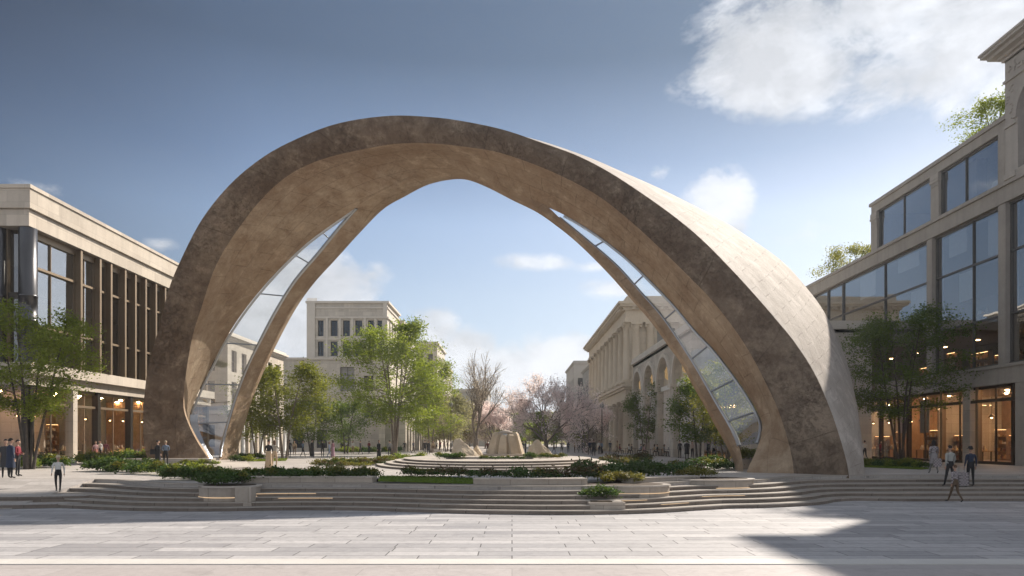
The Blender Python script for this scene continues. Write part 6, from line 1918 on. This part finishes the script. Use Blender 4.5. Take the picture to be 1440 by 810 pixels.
def hair_mesh(kind):
    if kind in HAIRM: return HAIRM[kind]
    bm = bmesh.new(); bmesh.ops.create_icosphere(bm, subdivisions=3, radius=1.0)
    for q in list(bm.verts):
        x, y, z = q.co
        lim = -0.15 if y > 0 else 0.30
        if kind == 'long' and y > -0.1: lim = -2
        zz = z * 0.130; sx, sy = 0.087, 0.108
        if z < lim: zz = lim * 0.130 if kind != 'long' else zz; sx, sy = 0.070, 0.085
        if kind == 'long' and y > -0.1 and z < -0.1: zz = z * 0.26; sx = 0.085; sy = 0.10
        q.co = Vector((x * sx, y * sy + 0.008, zz + 0.008))
    if kind == 'bun':
        r = bmesh.ops.create_icosphere(bm, subdivisions=2, radius=0.045)
        for q in r['verts']: q.co += Vector((0, 0.085, 0.085))
    if kind == 'hat':
        me = bpy.data.meshes.new('hat'); mb = MB()
        mb.lathe([(0.15, 0.035), (0.155, 0.045), (0.093, 0.055), (0.09, 0.12), (0.06, 0.15), (0.01, 0.152)], (0, 0, 0), 18)
        me.from_pydata(mb.v, [], mb.f); bm.free()
    else:
        me = bpy.data.meshes.new('hair'); bm.to_mesh(me); bm.free()
    for p in me.polygons: p.use_smooth = True
    me.materials.append(cloth((.05, .04, .035)))
    HAIRM[kind] = me
    return me
SKIRT = {}
def skirt_mesh(kind):
    if kind in SKIRT: return SKIRT[kind]
    prof = {'long': [(.15, 1.08), (.165, .98), (.175, .8), (.19, .5), (.23, .2), (.25, .06)], 'coat': [(.165, 1.40), (.19, 1.3), (.175, 1.08), (.195, .9), (.21, .62), (.22, .48)],
            'robe': [(.16, 1.42), (.195, 1.3), (.19, 1.0), (.21, .6), (.25, .1)], 'short': [(.15, 1.08), (.17, .95), (.20, .72), (.22, .55)]}[kind]
    n = 24; vs, fs = [], []
    for r, z in prof:
        for k in range(n):
            g = 2 * math.pi * k / n; rr = r * (1 + 0.05 * math.sin(7 * g) * max(0, (1.1 - z)))
            vs.append((rr * math.cos(g), rr * 0.78 * math.sin(g) + (0.02 if kind == 'long' else 0), z))
    for i in range(len(prof) - 1):
        for k in range(n): fs.append((i * n + k, i * n + (k + 1) % n, (i + 1) * n + (k + 1) % n, (i + 1) * n + k))
    me = bpy.data.meshes.new('skirt_' + kind); me.from_pydata(vs, [], fs)
    for p in me.polygons: p.use_smooth = True
    me.materials.append(cloth((.1, .1, .1))); SKIRT[kind] = me
    return me
BLK, NAVY, WHT, GRY, TAN, RED, BLU, PNK, CHA, BRN = (.025, .024, .026), (.03, .04, .07), (.62, .61, .58), (.2, .2, .2), (.42, .31, .2), (.22, .03, .04), (.16, .21, .28), (.45, .28, .28), (.06, .06, .065), (.12, .08, .05)
SKW = {'hair_dk': (.03, .025, .022), 'hair_br': (.10, .06, .035), 'hair_lt': (.38, .30, .2)}
def child(me, root, mat, loc=(0, 0, 0), name=None):
    o = bpy.data.objects.new(name or me.name, me); COL.objects.link(o); o.parent = root; o.location = loc
    o.material_slots[0].link = 'OBJECT'; o.material_slots[0].material = mat
    return o
PLABELS = []
def person(p, pose, facing, h, top, bot, label, hair='short', hc='hair_dk', skirt=None, sc=None, group=None, topmat=None, hat=None):
    """facing in degrees: 0 faces the camera, 180 faces away, 90 faces right"""
    me = BODY[pose]
    o = bpy.data.objects.new('person', me); COL.objects.link(o)
    s = h / 1.74
    o.location = p; o.scale = (s, s, s); o.rotation_euler = (0, 0, R(facing))
    for i, m in ((1, topmat or cloth(top)), (2, cloth(bot))):
        o.material_slots[i].link = 'OBJECT'; o.material_slots[i].material = m
    hd = tuple(me['hd'])
    child(hair_mesh(hair), o, cloth(SKW[hc]), hd, 'hair')
    if hat: child(hair_mesh('hat'), o, cloth(hat), hd, 'hat')
    if skirt: child(skirt_mesh(skirt), o, cloth(sc), (0, 0, 0), {'long': 'skirt', 'short': 'skirt', 'coat': 'coat', 'robe': 'robe'}[skirt])
    PLABELS.append(label)
    return tag(o, label, 'person', group)
def pg(px, py, z=0.0): return G(px, py, z)

# front left
person(G(8, 672, 0), 'stand', 40, 1.76, CHA, BLK, 'person in charcoal coat at far left edge of the dark coated group', 'short', skirt='coat', sc=CHA)
person(G(15, 673, 0), 'stand', 150, 1.80, NAVY, BLK, 'person in long navy coat seen from behind in the left group', 'short', skirt='coat', sc=NAVY)
person(G(25, 670, 0), 'stand_hands', 100, 1.74, RED, BLK, 'person in dark red jacket talking with the dark coated people at left', 'short')
person((-16.7 * 1.0 - 2.0, 29.3, -0.42), 'walk', 25, 1.5, WHT, BLK, 'person in white shirt, dark trousers and pale hat walking down the left steps', 'short', 'hair_lt', hat=(.5, .42, .3))
person(G(222, 656.5), 'stand', 150, 1.72, BLK, BLK, 'person in black coat with shoulder bag at the arch left foot', 'bun', skirt='coat', sc=BLK)
person(G(233, 656), 'stand_hands', 215, 1.70, BLU, BLK, 'person in grey blue jacket next to the black coat at arch foot', 'short', 'hair_lt')
person(at(134.5, 57), 'stand', 60, 1.68, PNK, (.40, .17, .13), 'person in coral skirt outside the left shop', 'long', 'hair_br', skirt='long', sc=(.40, .17, .13))
person(at(141, 57.5), 'raise', 330, 1.76, WHT, BLK, 'person in white shirt and black trousers outside the left shop', 'short')
person(at(148.5, 58), 'stand', 200, 1.74, (.16, .05, .06), BRN, 'person in maroon top by the left shop window', 'long', 'hair_br')
# middle left
person(G(378, 661), 'stand_hands', 165, 1.76, BLK, TAN, 'person in black top and long tan skirt right of the left foot', 'bun', skirt='long', sc=TAN)
person(G(386, 659), 'hips', 190, 1.72, (.3, .27, .22), TAN, 'person in beige close behind the long tan skirt', 'long', 'hair_br')
person(G(407, 643), 'walk', 190, 1.80, CHA, BLK, 'person in dark suit walking away below the round green tree', 'short')
person(at(414, 82), 'stand', 20, 1.7, TAN, BRN, 'person in tan top just behind the dark suited walker', 'long', 'hair_br')
person(G(439, 643), 'stand', 140, 1.84, CHA, CHA, 'tall person in long charcoal robe on the sunlit plaza', 'short', skirt='robe', sc=CHA)
person(G(453.5, 642.5), 'stand_hands', 180, 1.75, BLK, BLK, 'person in all black between the robed person and the pair', 'short')
person(G(463, 643.5), 'walk', 100, 1.6, (.35, .42, .55), (.25, .3, .42), 'person in pale blue beside the mauve dress', 'long', 'hair_br')
person(G(468, 644), 'stand', 250, 1.76, (.2, .1, .12), (.32, .2, .25), 'person in mauve skirt and dark red top', 'long', skirt='long', sc=(.32, .2, .25))
person(at(481, 106), 'stand', 170, 1.75, BLK, BLK, 'distant person in black before the classical wall', 'short')
person(at(487, 107), 'stand', 30, 1.72, WHT, BLK, 'distant person in white top before the classical wall', 'short')
person(G(533, 645), 'stand', 60, 1.78, BLK, BLK, 'person in long black robe beside the curved hedge', 'long', skirt='robe', sc=BLK)
person(at(569, 108), 'hips', 0, 1.7, CHA, BLK, 'distant person in charcoal by the bright arcade', 'short')
person(at(597.5, 88), 'stand', 190, 1.78, BLK, BLK, 'person in black, left of a dark pair under the tall tree', 'short')
person(at(602.5, 88.5), 'stand_hands', 160, 1.74, CHA, BLK, 'person in charcoal, right of a dark pair under the tall tree', 'bun', skirt='coat', sc=CHA)
for i, (px, d, c, t_) in enumerate(((614, 118, WHT, 'white'), (619, 116, RED, 'red'), (624, 119, PNK, 'pink'), (629.5, 117, BRN, 'brown'))):
    person(at(px, d), 'walk' if i % 2 else 'stand', 40 * i, 1.72, c, CHA, 'distant person in a %s top among the pale trees' % t_, 'short')
person(at(642, 88), 'stand', 200, 1.7, GRY, BLK, 'person in grey just left of the left boulder', 'short')
person(at(686, 80), 'stand', 190, 1.74, (.12, .04, .03), BRN, 'person in dark red brown left of the stone fountain', 'short')
person(at(692, 82), 'hips', 90, 1.72, BLK, RED, 'person in black with dark red skirt left of the fountain', 'bun', skirt='short', sc=(.2, .03, .03))
person(at(735, 86), 'walk', 120, 1.72, CHA, BLK, 'person in charcoal walking right of the stone fountain', 'short')
person(at(739, 87), 'stand', 250, 1.72, NAVY, BLK, 'person in navy beside the walker right of the fountain', 'long', 'hair_br')
# right group near the colonnade
for px, py, pose, fc, h, c, b, lb, kw in (
    (790, 637.5, 'stand', 180, 1.76, BLK, BLK, 'person in black standing alone left of the crowd by the colonnade', {}),
    (799, 637, 'stand_hands', 20, 1.74, (.07, .06, .09), NAVY, 'person in dark violet top among the crowd by the colonnade', {}),
    (808, 637, 'hips', 90, 1.68, (.4, .33, .2), BRN, 'person in mustard top among the crowd by the colonnade', dict(hair='long', hc='hair_br')),
    (814.5, 637, 'stand', 200, 1.74, BLK, CHA, 'person in black top and charcoal trousers mid crowd', {}),
    (820, 638, 'stand', 170, 1.82, CHA, BLK, 'tall person in charcoal coat in the crowd by the colonnade', dict(skirt='coat', sc=CHA)),
    (829.5, 640, 'walk', 190, 1.82, NAVY, BLK, 'person in navy jacket walking at front of the crowd', {}),
    (835, 641.5, 'stand', 175, 1.86, BLK, BLK, 'tallest person in long black coat at front of the crowd', dict(skirt='coat', sc=BLK)),
    (842.5, 639, 'hips', 30, 1.76, WHT, NAVY, 'person in white shirt and navy trousers at the crowd right end', {}),
    (846, 639, 'stand', 300, 1.70, BLU, BLK, 'person in blue grey top at the crowd right end', dict(hair='long', hc='hair_br'))):
    person(G(px, py), pose, fc, h, c, b, lb, **kw)
for px, d, pose, fc, h, c, b_, lb, kw in (
    (426, 74, 'walk', 80, 1.72, BLU, CHA, 'person in blue grey top strolling below the round green tree', {}),
    (496, 92, 'stand', 20, 1.7, WHT, TAN, 'person in white top and tan trousers left of the tall tree', dict(hair='long', hc='hair_br')),
    (507, 86, 'walk', 250, 1.75, CHA, BLK, 'person in charcoal walking before the low dark green tree', {}),
    (519, 95, 'hips', 150, 1.7, RED, BLK, 'person in dark red top near the tall tree trunks', {}),
    (548, 74, 'stand', 200, 1.74, GRY, BLK, 'person in grey standing under the tall tree', {}),
    (581, 98, 'walk', 60, 1.7, NAVY, BLK, 'person in navy passing the bright arcade', {}),
    (609, 96, 'stand', 10, 1.68, TAN, BRN, 'person in tan top right of the dark pair under the tree', dict(hair='long', hc='hair_br')),
    (634, 122, 'walk', 300, 1.74, WHT, BLK, 'distant person in white jacket by the slim street lamp', dict(skirt='coat', sc=WHT)),
    (702, 92, 'stand', 0, 1.7, BLK, CHA, 'distant person in black directly behind the stone fountain', {}),
    (722, 98, 'walk', 100, 1.72, PNK, CHA, 'distant person in pink top behind the stone fountain', {}),
    (750, 104, 'stand', 190, 1.74, BLK, BLK, 'distant person in black below the wide blossom tree', {}),
    (757, 103, 'hips', 20, 1.7, WHT, BLK, 'distant person in white below the wide blossom tree', {}),
    (779, 100, 'walk', 60, 1.74, CHA, BLK, 'distant person in charcoal left of the colonnade crowd', {}),
    (858, 96, 'stand', 160, 1.74, NAVY, BLK, 'person in navy beside the dark street lamp', {}),
    (868, 90, 'walk', 270, 1.72, TAN, BRN, 'person in tan walking towards the cafe tables', dict(hair='long', hc='hair_br')),
    (956, 70, 'stand', 200, 1.76, CHA, BLK, 'person in charcoal left of the black coat under the dark tree', {}),
    (1216, 62, 'walk', 190, 1.72, WHT, CHA, 'person in white shirt outside the right shops beyond the tree', {}),
    (1238, 60, 'stand', 60, 1.7, RED, BLK, 'person in dark red top by the right shop window', dict(hair='long', hc='hair_br')),
    (118, 60, 'walk', 100, 1.72, NAVY, CHA, 'person in navy passing the left shop pillar', {}),
    (180, 66, 'stand', 200, 1.72, GRY, BLK, 'person in grey by the left shop beside the arch', {})):
    person(at(px, d), pose, fc, h, c, b_, lb, **kw)
# under the dark tree by the arch right foot
person(G(966, 646.5), 'stand', 160, 1.80, BLK, BLK, 'person in black coat under the compact dark tree', 'short', skirt='coat', sc=BLK)
person(G(973.5, 645.5), 'stand_hands', 20, 1.68, (.36, .28, .24), BLK, 'person in beige pink top between black and grey coats', 'long', 'hair_br')
person(G(980, 646), 'stand', 190, 1.78, (.42, .39, .36), GRY, 'person in pale grey coat under the compact dark tree', 'short', 'hair_lt', skirt='coat', sc=(.42, .39, .36))
person(at(996, 63), 'stand', 220, 1.74, CHA, BLK, 'person in charcoal just left of the right rear rib', 'short')
person(at(1004, 62.5), 'hips', 140, 1.72, (.5, .48, .45), BLK, 'person in off white top just left of the right rear rib', 'short')
# cafe guests, seated
cg = [(RED, 'dark red'), (CHA, 'charcoal'), (WHT, 'white'), (BLU, 'blue grey'), (PNK, 'pink'), (BLK, 'black'), (TAN, 'tan'), (NAVY, 'navy'), (GRY, 'grey')]
CN = ('leftmost', 'second', 'middle', 'fourth', 'rightmost')
for i, (px, d) in enumerate(CAFE):
    p = at(px, d)
    for s in (-1, 1):
        k = (i * 2 + (s > 0))
        if k >= 9: continue
        person(p + Vector((0.75 * s, 0, 0)), 'sit', -90 * s, 1.72, cg[k][0], CHA, 'seated person in %s top at the %s cafe table by the hall' % (cg[k][1], CN[i]), 'short' if k % 2 else 'long')
# right steps
ST = striped(); CK = checked()
person((XD(1313, 36.6), 36.6, 0), 'walk', 175, 1.72, WHT, GRY, 'person with long dark hair carrying a checked bag near the right shops', 'long', topmat=CK, skirt='short', sc=(.3, .28, .28))
person((XD(1336, 33.0), 33.0, -0.45), 'walk', 185, 1.93, GRY, BLK, 'person in grey striped jumper and black trousers climbing the right steps', 'short', topmat=ST)
person((XD(1365, 33.4), 33.4, -0.45), 'stand', 180, 1.86, NAVY, BLK, 'person in navy jacket and dark hat on the right steps', 'short', skirt=None, hat=BLK)
person((XD(1343, 29.9), 29.9, -0.9), 'walk_long', 190, 1.58, GRY, BRN, 'child in checked top and brown trousers at the foot of the right steps', 'short', 'hair_br', topmat=CK)

# bags
def suitcase(p, label, col):
    t = thing('suitcase', label, 'suitcase', p)
    mb = MB(); mb.box((0, 0, 0.36), (0.42, 0.25, 0.62)); mb.box((0, -0.13, 0.42), (0.32, 0.03, 0.34)); mb.build('body', col, t, local=True)
    mb = MB(); mb.tube([(-0.13, 0.06, 0.67), (-0.13, 0.06, 0.98), (0.13, 0.06, 0.98), (0.13, 0.06, 0.67)], 0.012, 6); mb.build('handle', M['steel'], t, local=True)
    for s in (-1, 1): MB().tube([(s * 0.16 - 0.02, 0, 0.045), (s * 0.16 + 0.02, 0, 0.045)], 0.045, 10).build('wheel', SHOE, t, local=True)
    return t
suitcase((XD(1353.5, 33.3), 33.3, -0.45), 'upright mauve checked suitcase between the two people on right steps', CK)
def bag(p, label, col, w=0.34, h=0.36, strap=0.3):
    t = thing('bag', label, 'bag', p)
    MB().box((0, 0, h / 2), (w, 0.14, h), 0, 0, 0.85).build('body', col, t, local=True)
    MB().tube([(-w * 0.3, 0, h), (-w * 0.2, 0, h + strap), (w * 0.2, 0, h + strap), (w * 0.3, 0, h)], 0.012, 5).build('handle', col, t, local=True)
    return t
bag((XD(1318, 36.4), 36.4, 0.38), 'mauve checked shopping bag held by the long haired person', CK, 0.4, 0.42, 0.12)
bq = G(219, 656.5); bag((bq.x - 0.12, bq.y - 0.12, 0.82), 'black shoulder bag of the person in black coat', cloth(BLK), 0.34, 0.34, 0.35)

# ------------------------------------------------------------------ air
def haze():
    m, nt = new_mat('haze_air'); t = NT(nt)
    v = t.n('ShaderNodeVolumePrincipled', i_Density=HAZE_D, i_Anisotropy=0.3)
    v.inputs['Color'].default_value = (0.86, 0.92, 1.0, 1)
    o = t.n('ShaderNodeOutputMaterial'); t.l(v.outputs[0], o.inputs['Volume'])
    ob = MB().b2(-2500, 2500, -100, 3600, -4, 122).build('haze', m)
    tag(ob, kind='stuff')
HAZE_D = 0.0003
if HAZE_D > 0: haze()
